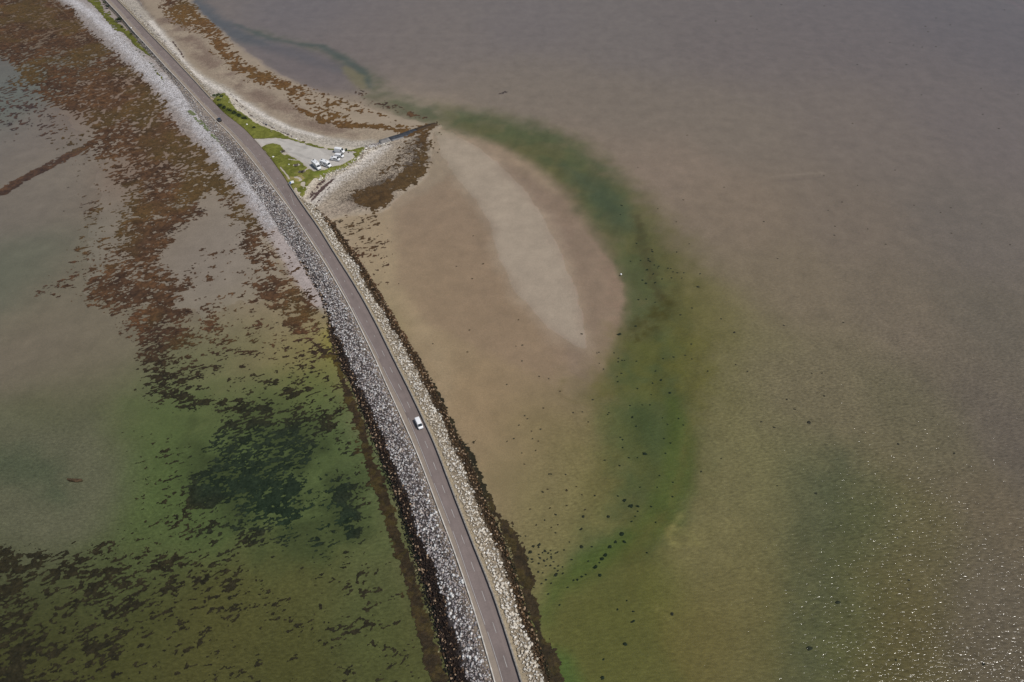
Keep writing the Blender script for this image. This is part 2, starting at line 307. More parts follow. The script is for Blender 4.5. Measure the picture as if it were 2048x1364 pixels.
# beaches (dry) and other solid forms: mask, height, colour
beach_L = A_([(60,-60),(147,28),(164,48),(205,89),(239,116),(297,164),(328,219),(362,260),(403,301),(431,335),(478,393),(519,451),(560,500),(600,560),(640,612),(668,640),(700,640),(640,520),(560,390),(480,290),(400,205),(300,95),(215,0),(160,-60)], 0.6)
white_L = A_([(110,-35),(150,5),(187,30),(231,72),(275,117),(304,147),(355,192),(392,243),(425,282),(465,325),(497,372),(523,408),(545,450)], 1.0)
sandp_L = A_([(510,400),(545,452),(575,500),(610,560),(640,605)], 0.4)
beach_N = A_([(240,-60),(282,0),(330,70),(375,140),(430,185),(500,235),(560,262),(620,283),(700,290),(790,270),(870,250),(830,243),(760,225),(700,205),(640,185),(560,150),(480,95),(420,45),(385,5),(360,-60)], 0.3)
white_N = A_([(225,-30),(258,0),(290,40),(330,85),(365,135),(400,160),(440,180),(475,205),(520,235),(560,255),(600,270),(650,282),(700,290),(735,288)], 1.2)
mud_N = A_([(330,40),(380,80),(420,125),(480,165),(530,200),(600,235),(660,260),(740,270)], 0.3)
beach_S = A_([(588,392),(612,418),(640,440),(690,425),(760,420),(800,385),(850,350),(858,300),(860,262),(880,250),(840,256),(780,276),(735,296),(700,325),(650,352),(612,380)], 0.8)
spit = A_([(420,196),(450,182),(476,205),(500,230),(545,252),(600,275),(660,288),(705,290),(735,288),(742,294),(722,312),(700,328),(665,343),(640,354),(622,374),(606,396),(596,402),(560,360),(520,300),(470,250)], ZS)
grey_S = A_([(675,405),(720,378),(770,345),(805,312),(832,275),(850,262),(858,300),(852,340),(800,385),(740,418),(700,420)], 0.4)
cres = A_([(866,256),(900,262),(950,288),(1006,334),(1055,385),(1090,435),(1120,498),(1142,550),(1160,600),(1170,650),(1178,700),(1150,695),(1098,656),(1034,591),(997,517),(978,443),(940,385),(909,350),(882,310)])
crPink = A_([(900,262),(1000,290),(1100,360),(1180,440),(1225,520),(1248,580),(1235,650),(1210,740),(1170,770),(1120,700),(1060,600)])
central = A_([(790,420),(900,350),(975,450),(1000,520),(1040,580),(1100,640),(1165,695),(1100,760),(960,700),(850,640),(795,560)])
tanb = A_([(660,440),(790,420),(795,560),(860,640),(905,760),(890,800),(850,700),(790,600),(740,530)])
wedgeL = A_([(-400,250),(0,120),(60,190),(150,270),(230,360),(260,450),(240,560),(250,680),(230,780),(280,860),(265,960),(200,1080),(60,1105),(-30,1070),(-400,900)])
paleL = A_([(-60,800),(60,830),(180,850),(255,920),(262,980),(215,1060),(120,1105),(30,1090),(-60,1060)])
greenL1 = A_([(250,800),(340,790),(500,770),(640,740),(670,730),(700,800),(730,880),(770,980),(800,1080),(600,1110),(400,1080),(260,1060),(262,960),(285,880)])
chan_px = [(500,62),(560,80),(620,92),(680,118),(735,155),(760,190),(820,215),(880,232),(960,246),(1050,265),(1115,298),(1170,345),(1215,400),(1250,460),(1272,530),(1282,600),(1290,700),(1290,780),(1300,860),(1310,930),(1290,1010),(1250,1070),(1180,1130)]
chan = A_(chan_px)
chanw = [1,1,2,3,4,6,8,10,12,13,14,14,13,12,11,11,11,12,13,12,9,7,5]
gsoft = A_([(880,215),(1000,235),(1120,270),(1230,350),(1330,440),(1400,540),(1440,640),(1440,760),(1380,860),(1370,960),(1335,1040),(1290,1095),(1240,1110),(1200,900),(1200,760),(1245,650),(1250,580),(1200,480),(1120,380),(1000,310),(900,258)])
g_low = A_([(1085,1230),(1110,1165),(1190,1115),(1270,1055),(1340,1010),(1372,930),(1375,850),(1330,1040),(1290,1110),(1290,1190),(1320,1280),(1400,1400),(1200,1500),(1140,1380)])
chanR = A_([(1700,900),(1665,980),(1655,1060),(1650,1140),(1640,1220),(1622,1300),(1610,1400)])
oliv = A_([(1200,760),(1240,680),(1290,660),(1360,660),(1380,740),(1360,820),(1300,800),(1240,800)])
brownp = A_([(1255,665),(1265,640),(1300,620),(1325,590),(1350,600),(1340,640),(1310,660),(1270,682)])
streakp = A_([(1275,430),(1283,470),(1298,530),(1318,590)])
deepL = A_([(380,830),(480,830),(640,830),(700,900),(740,1000),(740,1080),(620,1120),(500,1100),(400,1020),(360,960)])
corner = A_([(1960,-40),(2010,0),(2048,20),(2200,80),(2200,-80)])

def depth_f(X, Y):
    """metres of water over the bed (0 where dry); the green of deeper water follows from it"""
    d = np.full(X.shape, 0.10)
    d += 0.35 * strip_m(X, Y, chan, chanw, 9.0, 5) * (0.7 + 0.6 * fbm(X, Y, 30, 31, 3))
    d += 0.30 * poly_m(X, Y, gsoft, 12, 4)
    d += 0.45 * poly_m(X, Y, g_low, 5, 2)
    d += 0.2 * strip_m(X, Y, chanR, [0, 3, 6, 6, 6, 5, 5], 9.0, 7)
    d += 0.25 * poly_m(X, Y, greenL1, 14, 8)
    d += 0.35 * poly_m(X, Y, deepL, 14, 8)
    d += 0.5 * poly_m(X, Y, corner, 6, 2)
    d += 0.06 * (fbm(X, Y, 25, 45, 4) - 0.5)
    d += 0.25 * sstep(170, 90, Y)
    d += 0.30 * sstep(20, 60, np.hypot(np.maximum(0, -X - 420), np.maximum(0, X - 420)) * 0.2)
    return np.maximum(d, 0.02)
TK = np.array([0.60, 0.24, 0.44])       # absorption per metre of depth unit, there and back
TINT = lambda d: np.exp(-d[..., None] * TK * 2.0)
LFw = np.vstack(at_sd(Sg, dLF)).T; RFw = np.vstack(at_sd(Sg, dRF)).T

def terrain(X, Y, fine=True):
    D = depth_f(X, Y); z = -0.12 - 0.9 * D
    mB = np.maximum(poly_m(X, Y, beach_L, 5, 2), 0); mN = poly_m(X, Y, beach_N, 5, 2); mS = poly_m(X, Y, beach_S, 4, 1)
    mWL = strip_m(X, Y, white_L, [7, 7, 7, 7, 7, 7, 6, 5, 4.5, 4.5, 4, 3, 2], 4); mWN = strip_m(X, Y, white_N, 3.5, 3)
    mC = np.maximum(poly_m(X, Y, cres, 5, 1.5), 0)
    mF = poly_m(X, Y, A_([(-500,-200),(200,-50),(560,500),(600,560),(560,600),(400,640),(270,620),(150,600),(190,330),(120,235),(0,120),(-500,100)]), 12, 6)
    mFN = poly_m(X, Y, central, 8, 3)
    hi = np.zeros(X.shape)
    hi = np.maximum(hi, mB * 0.55); hi = np.maximum(hi, mN * 0.5); hi = np.maximum(hi, mS * 0.7)
    hi = np.maximum(hi, mF * 0.22); hi = np.maximum(hi, mC * 0.28)
    dry = np.clip(hi / 0.2, 0, 1)
    z = z * (1 - dry) + dry * (hi - 0.08)
    z = np.maximum(z, z * 0 - 9) + 0.8 * mWL + 0.75 * mWN
    sp = poly_m(X, Y, spit, 3.0, 0.6); z = z * (1 - sp) + ZS * sp
    z += 0.05 * (fbm(X, Y, 5, 3, 3) - 0.5) * (z > 0)
    return z, D
def bed_colour(X, Y, D, z):
    col = base_col(X, Y)
    def mixc(m, c, a=1.0):
        nonlocal col; m = (m * a)[..., None]; col = col * (1 - m) + lin(c) * m
    n1 = fbm(X, Y, 12, 61, 4); n2 = fbm(X, Y, 3.0, 62, 3)
    # right-hand flats
    mixc(poly_m(X, Y, tanb, 7, 3), (156, 140, 115), 0.7)
    mixc(poly_m(X, Y, central, 3.5, 2.0), (138, 120, 101), 0.6)
    mixc(poly_m(X, Y, gsoft, 15, 6), (94, 92, 54), 0.88)
    mixc(poly_m(X, Y, crPink, 7, 2), (134, 117, 102), 0.7)
    mixc(poly_m(X, Y, A_([(1150,440),(1200,490),(1228,525),(1247,565),(1251,600),(1241,650),(1224,700),(1209,745),(1180,768),(1140,740),(1120,600)]), 1.6, 1.0, 9, 3), (134, 118, 102), 0.85)
    mixc(poly_m(X, Y, cres, 6.5, 4.0, 8, 12), (157, 143, 125), 0.9)
    mixc(strip_m(X, Y, A_([(872,256),(960,285),(1060,335),(1110,380)]), [3, 5, 4, 2], 5), (150, 134, 114), 0.7)
    mixc(poly_m(X, Y, oliv, 14, 6), (94, 92, 44), 0.8)
    bar = poly_m(X, Y, A_([(1100,400),(1180,470),(1222,522),(1246,565),(1250,600),(1240,650),(1222,700),(1208,745),(1195,790),(1100,800),(1050,600)]), 1.8, 1.0, 9, 3)
    ch = strip_m(X, Y, chan, chanw, 10.0, 6) * (1 - bar)
    ch = np.clip(ch * (1 + .3 * sstep(210, 150, Y)), 0, 1)
    mixc(ch * (0.55 + 0.45 * sstep(0.35, 0.6, n1)), (76, 86, 57), 0.75)
    mixc(strip_m(X, Y, A_([(1130,330),(1185,370),(1225,415),(1248,450)]), [2, 7, 8, 4], 7, 3), (70, 81, 62), 0.7)
    mixc(strip_m(X, Y, A_([(1272,820),(1300,860),(1310,940)]), [5, 8, 5], 8, 3), (64, 78, 50), 0.6)
    mixc(strip_m(X, Y, A_([(1345,800),(1358,850),(1362,905),(1354,960),(1326,1025),(1272,1078),(1190,1122),(1112,1175)]), [2, 4, 5, 5, 5, 4, 3.5, 3], 3.0, 1.2), (78, 90, 48), 0.75)
    mixc(poly_m(X, Y, g_low, 2.5, 1.6), (90, 91, 54), 0.7)
    mixc(strip_m(X, Y, A_([(1085,1225),(1115,1175),(1190,1122),(1260,1070)]), [2, 2, 2, 1], 4, 1.5), (70, 88, 46), 0.6)
    mixc(strip_m(X, Y, A_([(1120,1330),(1135,1400),(1150,1500)]), [4, 5, 5], 3, 1), (72, 98, 52), 0.6)
    mixc(strip_m(X, Y, chanR, [0, 3, 5, 5, 5, 4, 4], 9.0, 7) * (.6 + .6 * n1), (74, 79, 62), 0.6)
    mixc(strip_m(X, Y, A_([(1738,1010),(1700,1100),(1690,1200),(1690,1280)]), [5, 6, 6, 4], 12, 6), (84, 87, 56), 0.5)
    mixc(poly_m(X, Y, brownp, 3.0, 2.5, 8, 3) * sstep(0.3, 0.6, n2 * .5 + n1 * .5), (68, 64, 34), 0.85)
    mixc(strip_m(X, Y, streakp, [1.5, 2, 2.2, 1.5], 2.5, 2.5, 4, 2), (72, 66, 44), 0.6)
    for l_, w_, c_ in [([(1362,1030),(1345,1050),(1336,1068),(1346,1084),(1370,1088),(1398,1088)], .3, (142, 137, 88)), ([(1352,1052),(1372,1062),(1384,1076)], .2, (130, 128, 84)),
                       ([(1305,1205),(1325,1225),(1345,1245),(1375,1266)], .2, (124, 120, 74)), ([(1125,760),(1118,785),(1140,803),(1180,808)], .35, (104, 94, 66)),
                       ([(1545,352),(1600,348),(1645,345)], .5, (142, 130, 116)), ([(1560,360),(1620,356),(1648,352)], .6, (104, 94, 86)), ([(1972,424),(2005,432)], .4, (136, 126, 116))]:
        mixc(strip_m(X, Y, A_(l_), w_, 1.6, 1.4, 3, 2), c_, 0.5)
    mixc(strip_m(X, Y, A_([(1180,800),(1240,850),(1300,930)]), 2, 9, 3), (96, 96, 56), 0.4)
    st_ = fbm(X, Y, 5, 67, 4, .6, math.radians(75), 3.0) - .5; gm = poly_m(X, Y, gsoft, 15, 6)
    col = col * (1 + (0.10 + 0.30 * gm)[..., None] * st_[..., None] + .10 * (n2 - .5)[..., None])
    # thin green thread of the far channel
    mixc(strip_m(X, Y, A_([(470,48),(540,76),(600,88),(640,90),(690,118),(722,140),(738,172)]), [1.6, 1.8, 2.0, 2.6, 3.0, 3.0, 2.4], 3.0, 1.5), (76, 85, 78), 0.75)
    mixc(strip_m(X, Y, A_([(385,5),(420,35),(480,72),(540,92),(600,110),(680,140)]), [7, 7, 7, 6, 6, 4], 6, 3), (86, 88, 90), 0.85)
    mixc(poly_m(X, Y, A_([(470,95),(560,85),(660,110),(700,140),(710,185),(620,175),(540,140)]), 8, 3), (108, 100, 100), 0.6)
    mixc(poly_m(X, Y, A_([(690,130),(730,150),(735,175),(722,180),(700,160),(682,135)]), 2.5, 1.5), (116, 110, 84), 0.8)
    mixc(strip_m(X, Y, A_([(735,190),(790,215),(850,238)]), [2, 4, 3], 6, 3), (96, 94, 70), 0.7)
    # left bay
    mixc(poly_m(X, Y, paleL, 9, 3), (98, 98, 80), 0.8)
    mixc(strip_m(X, Y, A_([(-60,930),(30,925),(90,950),(130,1000)]), [7, 6, 5, 2], 6, 3), (70, 80, 62), 0.6)
    mixc(poly_m(X, Y, greenL1, 12, 8), (80, 94, 58), 0.6)
    mixc(poly_m(X, Y, deepL, 10, 6) * sstep(0.35, 0.62, n1), (60, 68, 46), 0.8)
    mixc(strip_m(X, Y, A_([(652,668),(662,700),(672,720)]), [2, 3, 1.5], 3, 1.5), (130, 124, 56), 0.5)
    # beaches
    mixc(poly_m(X, Y, beach_L, 2.5, 2) , (148, 138, 132), 0.85)
    mixc(strip_m(X, Y, sandp_L, [3, 3.5, 4, 4, 3], 2, 0.8), (162, 150, 144), 0.9)
    mixc(strip_m(X, Y, white_L, [7, 7, 7, 6, 6, 6, 6, 5, 4, 4, 3, 2.5, 2], 3.5, 2.5), (150, 143, 138), 0.75)
    mixc(strip_m(X, Y, white_L, [3, 3, 3, 3, 3, 4, 4, 3, 2.5, 2.5, 2, 1.5, .5], 3.0, 3.5, 3, 3), (184, 180, 180), 0.85)
    mixc(poly_m(X, Y, beach_N, 3, 2), (150, 135, 116), 0.85)
    mixc(strip_m(X, Y, mud_N, [6, 6, 6, 5, 6, 6, 5, 3], 5, 3, 3, 3) * sstep(0.3, 0.6, n1), (112, 94, 82), 0.8)
    mixc(strip_m(X, Y, white_N, 5.5, 2.5, 1.5), (168, 160, 148), 0.85)
    mixc(strip_m(X, Y, A_([(300,40),(340,90),(372,132),(410,162),(470,195),(530,232),(580,256),(640,272)], 1.2), 1.8, 1.0, .6), (196, 188, 178), 0.8)
    mixc(poly_m(X, Y, beach_S, 3, 1), (150, 137, 121), 0.9)
    mixc(strip_m(X, Y, A_([(615,408),(640,392),(665,366),(700,340),(730,318),(770,292)], 1.0), [3, 3, 4, 5, 6, 3], 3, 1), (186, 178, 168), 0.85)
    mixc(poly_m(X, Y, grey_S, 5, 3) * sstep(0.38, 0.6, n2 * .6 + n1 * .4), (92, 82, 72), 0.95)
    mixc(strip_m(X, Y, A_([(655,430),(690,420),(720,400),(735,380)]), 2, 5, 2), (136, 120, 106), 0.5)
    mixc(poly_m(X, Y, spit, 1.5, 0.5), (182, 172, 156), 0.85)
    # vehicle track over the weed flats
    D_ = np.clip(D, 0.0, 3) * (z < 0)
    near = (sstep(420, 120, Y) * (z < 0))[..., None]; col = np.maximum(col - near * np.array([.003, .004, .007]), col * .5)
    alb = col / K_R / TINT(D_)
    return np.clip(alb, 0.004, 0.8)
def pebble_f(X, Y):
    m = np.maximum(strip_m(X, Y, white_L, [12] * 8 + [9, 8, 6, 4, 3], 3), strip_m(X, Y, white_N, 6, 3))
    m = np.maximum(m, poly_m(X, Y, beach_S, 2)); m = np.maximum(m, strip_m(X, Y, mud_N, 8, 4) * 0.5); m = np.maximum(m, poly_m(X, Y, beach_L, 3) * .5)
    return m

GX, GY = np.meshgrid(gx, gy)
GZ, GD = terrain(GX, GY)
# the ground dips under the causeway so that the bank stands on it
S_, D_s = None, None
def grid_faces(nx, ny):
    i = np.arange(nx * ny).reshape(ny, nx); return np.stack([i[:-1, :-1], i[:-1, 1:], i[1:, 1:], i[1:, :-1]], -1).reshape(-1, 4)
road_poly = np.vstack([np.vstack(at_sd(Sg, dLC + .4)).T, np.vstack(at_sd(Sg, dRW - .4))[:, ::-1].T])[::3]
under = poly_m(GX, GY, road_poly, 0.8)
GZ = GZ - under * np.maximum(0, GZ + 1.0)
col = bed_colour(GX, GY, GD, GZ + under * 3)
bed = mesh_np("tidal_flats", np.stack([GX, GY, GZ], -1).reshape(-1, 3), grid_faces(len(gx), len(gy)), M_bed, col.reshape(-1, 3), {"pebble": pebble_f(GX, GY)}, smooth=True)
tag(bed, kind='structure')

# water sheet (every second grid line), left out where the ground stands well clear of it
wx, wy = gx[::2], gy[::2]; WX, WY = np.meshgrid(wx, wy); WZ, WD = GZ[::2, ::2], GD[::2, ::2]
tint = np.exp(-np.clip(WD, 0, 3)[..., None] * TK)
mf = poly_m(WX, WY, central, 25, 8) * 0.0
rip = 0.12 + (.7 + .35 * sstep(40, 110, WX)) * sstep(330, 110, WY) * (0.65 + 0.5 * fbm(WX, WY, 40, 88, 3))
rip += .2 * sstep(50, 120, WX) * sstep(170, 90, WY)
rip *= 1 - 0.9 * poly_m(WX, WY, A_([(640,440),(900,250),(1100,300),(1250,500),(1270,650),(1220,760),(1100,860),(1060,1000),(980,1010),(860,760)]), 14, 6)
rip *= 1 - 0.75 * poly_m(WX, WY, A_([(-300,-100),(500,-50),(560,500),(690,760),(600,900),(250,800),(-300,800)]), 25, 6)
Wv = np.stack([WX, WY, np.zeros_like(WX)], -1).reshape(-1, 3); Wf = grid_faces(len(wx), len(wy))
dryv = (WZ > 0.12).ravel(); keep = ~dryv[Wf].all(1); keep &= ~((under[::2, ::2].ravel() > 0.95)[Wf].all(1))
Wf = Wf[keep]; used = np.unique(Wf); remap = np.zeros(len(Wv), int); remap[used] = np.arange(len(used))
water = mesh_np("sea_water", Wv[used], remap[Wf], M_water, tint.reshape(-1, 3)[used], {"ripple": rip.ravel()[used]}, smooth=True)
tag(water, kind='structure')

# ------------------------------------------------------------------ ragged ground covers cut from fine cells
def zground(x, y):
    """height of the finished ground sheet by bilinear lookup"""
    i = np.clip(np.searchsorted(gx, x) - 1, 0, len(gx) - 2); j = np.clip(np.searchsorted(gy, y) - 1, 0, len(gy) - 2)
    u = (x - gx[i]) / (gx[i + 1] - gx[i]); v = (y - gy[j]) / (gy[j + 1] - gy[j])
    return (GZ[j, i] * (1 - u) + GZ[j, i + 1] * u) * (1 - v) + (GZ[j + 1, i] * (1 - u) + GZ[j + 1, i + 1] * u) * v
def cells(x0, x1, y0, y1, c, maskf, jit=0.3, seed=1):
    xs = np.arange(x0, x1, c); ys = np.arange(y0, y1, c); X, Y = np.meshgrid(xs, ys)
    m = maskf(X, Y)
    r = np.random.RandomState(seed); X = X + (r.rand(*X.shape) - .5) * c * jit * 2; Y = Y + (r.rand(*X.shape) - .5) * c * jit * 2
    Fq = grid_faces(len(xs), len(ys)); mm = m.ravel(); Fq = Fq[mm[Fq].sum(1) >= 3]
    u = np.unique(Fq); rm = np.zeros(X.size, int); rm[u] = np.arange(len(u))
    return X.ravel()[u], Y.ravel()[u], rm[Fq]

weed_polys = [  # (points, density, feather)
 ([(-300,-120),(60,-60),(100,0),(150,25),(165,48),(205,89),(239,116),(297,164),(330,215),(362,262),(400,300),(425,335),(380,345),(330,330),(280,310),(230,295),(190,265),(140,225),(80,190),(45,155),(25,125),(-10,112),(-300,90)], .86, 4),
 ([(190,270),(425,330),(478,393),(500,430),(480,440),(430,380),(400,400),(395,440),(330,470),(315,520),(330,540),(370,560),(378,640),(385,690),(335,715),(318,745),(295,740),(285,700),(262,655),(245,625),(190,600),(170,570),(200,520),(235,450),(245,390),(215,340),(195,310)], .72, 6),
 ([(255,390),(340,400),(330,470),(312,540),(350,580),(370,620),(330,660),(280,640),(240,600),(200,570),(235,500),(250,440)], .82, 7),
 ([(85,600),(120,550),(150,500),(160,440),(190,400),(230,420),(230,520),(170,580),(110,605)], .36, 8),
 ([(150,440),(200,420),(250,380),(200,330),(185,300),(160,300),(130,350)], .14, 8),
 ([(20,150),(80,190),(150,255),(150,300),(60,260),(10,280),(-20,200)], .3, 8),
 ([(450,370),(478,393),(520,451),(560,500),(595,557),(625,612),(650,673),(672,716),(640,720),(600,680),(560,640),(500,560),(485,500),(482,440)], .62, 5),
 ([(505,560),(560,590),(610,640),(655,690),(670,716),(650,722),(610,690),(570,650),(520,600)], .84, 4),
 ([(480,540),(530,560),(540,640),(530,700),(500,720),(485,660),(475,600)], .5, 5),
 ([(380,600),(500,590),(620,680),(700,760),(690,820),(560,820),(420,790),(330,790),(320,740),(380,700)], .30, 12),
 ([(405,640),(440,630),(450,655),(420,665),(400,660)], .85, 3),
 ([(330,560),(370,540),(440,480),(480,500),(490,600),(400,620),(370,600)], .14, 10),
 ([(310,775),(360,782),(440,795),(545,800),(545,822),(480,824),(400,812),(330,800)], .86, 3),
 ([(290,735),(330,720),(420,745),(400,770),(310,770)], .42, 5),
 ([(545,800),(640,800),(710,830),(720,900),(620,880),(560,840)], .46, 7),
 ([(455,830),(560,820),(640,850),(625,940),(600,985),(615,1030),(600,1080),(570,1110),(500,1105),(470,1050),(430,1010),(395,1000),(370,975),(385,940),(430,915),(440,870)], .68, 6),
 ([(374,975),(400,962),(440,962),(450,1005),(410,1018),(380,1000)], .97, 2),
 ([(500,920),(600,950),(610,1000),(560,1050),(500,1050),(455,1000),(440,950)], .86, 5),
 ([(665,945),(700,955),(712,1010),(728,1030),(716,1075),(695,1072),(680,1040),(668,990)], .93, 3),
 ([(320,900),(420,880),(440,910),(330,930)], .3, 5),
 ([(300,990),(370,995),(400,1020),(330,1030)], .34, 4),
 ([(-60,1075),(30,1080),(80,1110),(60,1200),(80,1280),(120,1340),(60,1420),(-80,1420)], .80, 9),
 ([(20,1090),(170,1100),(260,1120),(380,1110),(450,1180),(380,1240),(260,1290),(220,1400),(60,1420),(60,1200)], .52, 14),
 ([(300,1150),(440,1150),(480,1220),(520,1400),(200,1420),(240,1300)], .38, 16),
 ([(400,1140),(860,1200),(880,1420),(450,1420)], .12, 18),
 ([(270,900),(880,900),(800,1080),(850,1250),(260,1120)], .15, 16),
 ([(380,1105),(460,1095),(470,1140),(430,1190),(390,1180)], .4, 5),
 # northern shore
 ([(300,-60),(372,-40),(384,5),(400,32),(432,55),(460,85),(472,110),(520,140),(560,160),(590,168),(590,182),(540,176),(490,160),(465,140),(440,112),(410,80),(385,62),(350,45),(325,20)], .78, 5),
 ([(345,0),(380,5),(400,30),(430,52),(450,75),(430,72),(395,48),(360,30)], .85, 3),
 ([(468,118),(500,138),(560,158),(588,166),(590,176),(540,172),(500,158),(476,140)], .88, 2.5),
 ([(560,180),(610,170),(640,200),(700,245),(660,240),(600,205)], .5, 5),
 ([(575,195),(610,220),(650,238),(690,245),(760,250),(800,260),(800,266),(740,259),(680,256),(630,242),(590,218)], .95, 2.0),
 ([(600,172),(700,195),(760,225),(780,240),(720,230),(660,215),(620,200)], .26, 5),
 ([(700,165),(735,190),(800,215),(880,240),(876,246),(800,226),(740,205),(715,185)], .34, 3),
 # round the spit
 ([(845,262),(858,258),(858,300),(853,340),(840,360),(800,382),(785,392),(770,418),(740,424),(705,405),(700,385),(740,378),(790,355),(825,330),(838,300),(836,275)], .92, 3),
 ([(705,388),(790,375),(785,400),(768,418),(740,423),(712,412)], .95, 2.0),
 ([(760,360),(836,320),(845,275),(820,275),(790,320),(740,350)], .42, 5),
 ([(650,435),(740,418),(760,450),(745,490),(700,500),(668,460)], .32, 5),
 ([(690,490),(770,480),(790,560),(760,580),(720,530)], .17, 6),
 ([(785,250),(830,255),(876,244),(880,250),(845,268),(810,278)], .8, 1.5),
 ([(850,262),(880,262),(870,330),(856,345)], .15, 4),
]
weed_lines = [([(-60,410),(0,385),(60,350),(130,315),(175,290),(215,270)], [3.4, 3.4, 3.2, 3.2, 3, 2], .93, 1.2),
 ([(656,640),(672,720),(700,800),(722,855),(740,925),(765,985),(790,1070),(818,1150),(842,1235),(862,1310),(878,1364),(915,1500),(940,1600)], [.7, 1.2, 1.7, 1.5, 1.6, 1.8, 1.9, 1.9, 1.9, 2.0, 2.2, 2.1, 2.0], 1.0, .9),
 ([(978,1012),(1012,1052),(1030,1088),(1050,1150),(1060,1200),(1078,1262),(1098,1308),(1110,1350),(1145,1500),(1170,1600)], [.8, 1.4, 1.8, 1.8, 1.6, 1.3, 2.0, 2.4, 2.2, 2.0], 1.0, 1.0),
 ([(632,413),(657,438),(703,499),(753,578),(791,644),(831,709),(875,788),(913,867),(940,912),(962,965),(985,1020)], [.2, .4, .55, .55, .55, .6, .7, .7, 1.0, 1.2, 1.3], .9, .8)]
wP = [(A_(p), d, f) for p, d, f in weed_polys]; wL = [(A_(p), w_, d, f) for p, w_, d, f in weed_lines]
track = A_([(60,-30),(110,10),(140,35),(150,50),(120,60),(60,75),(20,95)], 0.1)
def weed_dens(X, Y):
    D = np.zeros(X.shape)
    for p, d, f in wP: D = np.maximum(D, d * poly_m(X, Y, p, f, f * .5, 7, 8))
    for p, w_, d, f in wL: D = np.maximum(D, d * strip_m(X, Y, p, w_, f, f * .8, 7, 3))
    D *= 1 - 0.8 * strip_m(X, Y, track, .5, .5)
    bare = poly_m(X, Y, paleL, 3, 2); D *= 1 - bare * 0.97
    return D
def weed_noise(X, Y):
    far = sstep(250, 330, Y); a_ = weed_n1(X, Y); b_ = weed_n2(X, Y); return a_ * (1 - far) + b_ * far
def weed_n2(X, Y):
    return 0.30 * fbm(X, Y, 3.4, 12, 2, .6, math.radians(70), 1.5) + 0.70 * fbm(X, Y, 1.25, 22, 2, .6, math.radians(60), 1.3) + 0.22 * (fbm(X, Y, 12, 24, 3) - .5)
def weed_n1(X, Y):
    return 0.36 * fbm(X, Y, 2.0, 11, 2, .6, math.radians(16), 2.0) + 0.64 * fbm(X, Y, .62, 21, 3, .65, math.radians(24), 2.0) + 0.26 * (fbm(X, Y, 13, 24, 3) - .5)
_q = np.random.RandomState(2); _qs = np.sort(weed_noise(_q.rand(40000) * 400, _q.rand(40000) * 600)); _qp = np.linspace(0, 1, 40000)
def weed_mask(X, Y):
    D = weed_dens(X, Y); return (weed_noise(X, Y) < np.interp(D, _qp, _qs)) & (D > 0.015)
def weed_cover(x0, x1, y0, y1, c, seed):
    x, y, f = cells(x0, x1, y0, y1, c, weed_mask, .35, seed); zt = zground(x, y)
    z = zt + 0.04 + 0.20 * fbm(x, y, 1.0, 33 + seed, 2)
    t = fbm(x, y, 9, 51, 4)[:, None]; t2 = fbm(x, y, 1.6, 52, 3)[:, None]; t3 = fbm(x, y, 30, 57, 3)[:, None]
    col = lin((56, 41, 31)) * (1 - t) + lin((98, 69, 42)) * t
    col = col * (0.35 + 1.3 * t2)
    olive = sstep(0.5, 0.68, t3); col = col * (1 - .5 * olive) + lin((88, 72, 34)) * .5 * olive
    so_ = poly_m(x, y, A_([(690,240),(890,240),(870,400),(740,500),(650,470),(660,400)]), 6)[:, None]; col = col * (1 - so_ * .8) + lin((78, 60, 34)) * (.5 + t2) * so_ * .8
    orange = strip_m(x, y, mud_N + np.array([8, 8]), 20, 10)[:, None] * .6; col = col * (1 - orange) + lin((108, 78, 40)) * (.7 + .6 * t2) * orange
    dk = (sstep(192, 158, y) * (zt < 0.05))[:, None]; dm = poly_m(x, y, deepL, 10, 6)[:, None]; col = col * (1 - dk) + ((lin((48, 42, 25)) * (1 - dm) + lin((48, 49, 35)) * dm) * (.5 + .9 * t2)) * dk
    fr = np.maximum(strip_m(x, y, wL[1][0], 4, 1), strip_m(x, y, wL[2][0], 4, 1))[:, None]; yl = (sstep(.5, .64, fbm(x, y, 2.2, 71, 3)) * (.35 + .65 * sstep(130, 190, y)))[:, None]
    col = col * (1 - fr) + (lin((60, 47, 30)) * (.45 + .9 * t2) * (1 - yl * .4) + lin((112, 98, 34)) * yl * .4) * fr
    T = TINT(np.clip(-zt - .1, 0, 1.2)); col = col / K_R / np.maximum(T, .5) * 0.95
    return x, y, z, f, col
parts = [weed_cover(-175, 60, 60, 190, .20, 1), weed_cover(-330, 70, 190, 330, .30, 2), weed_cover(-480, 20, 330, 640, .48, 3)]
def joinp(parts):
    V = []; Fc = []; Cc = []; k = 0
    for x, y, z, f, c in parts: V.append(np.stack([x, y, z], -1)); Fc.append(f + k); Cc.append(c); k += len(x)
    return np.vstack(V), np.vstack(Fc), np.vstack(Cc)
V, Fq, cc = joinp(parts)
tag(mesh_np("seaweed", V, Fq, M_weed, cc), 'brown and olive seaweed spread in ragged patches over the tidal flats', 'seaweed', kind='stuff')

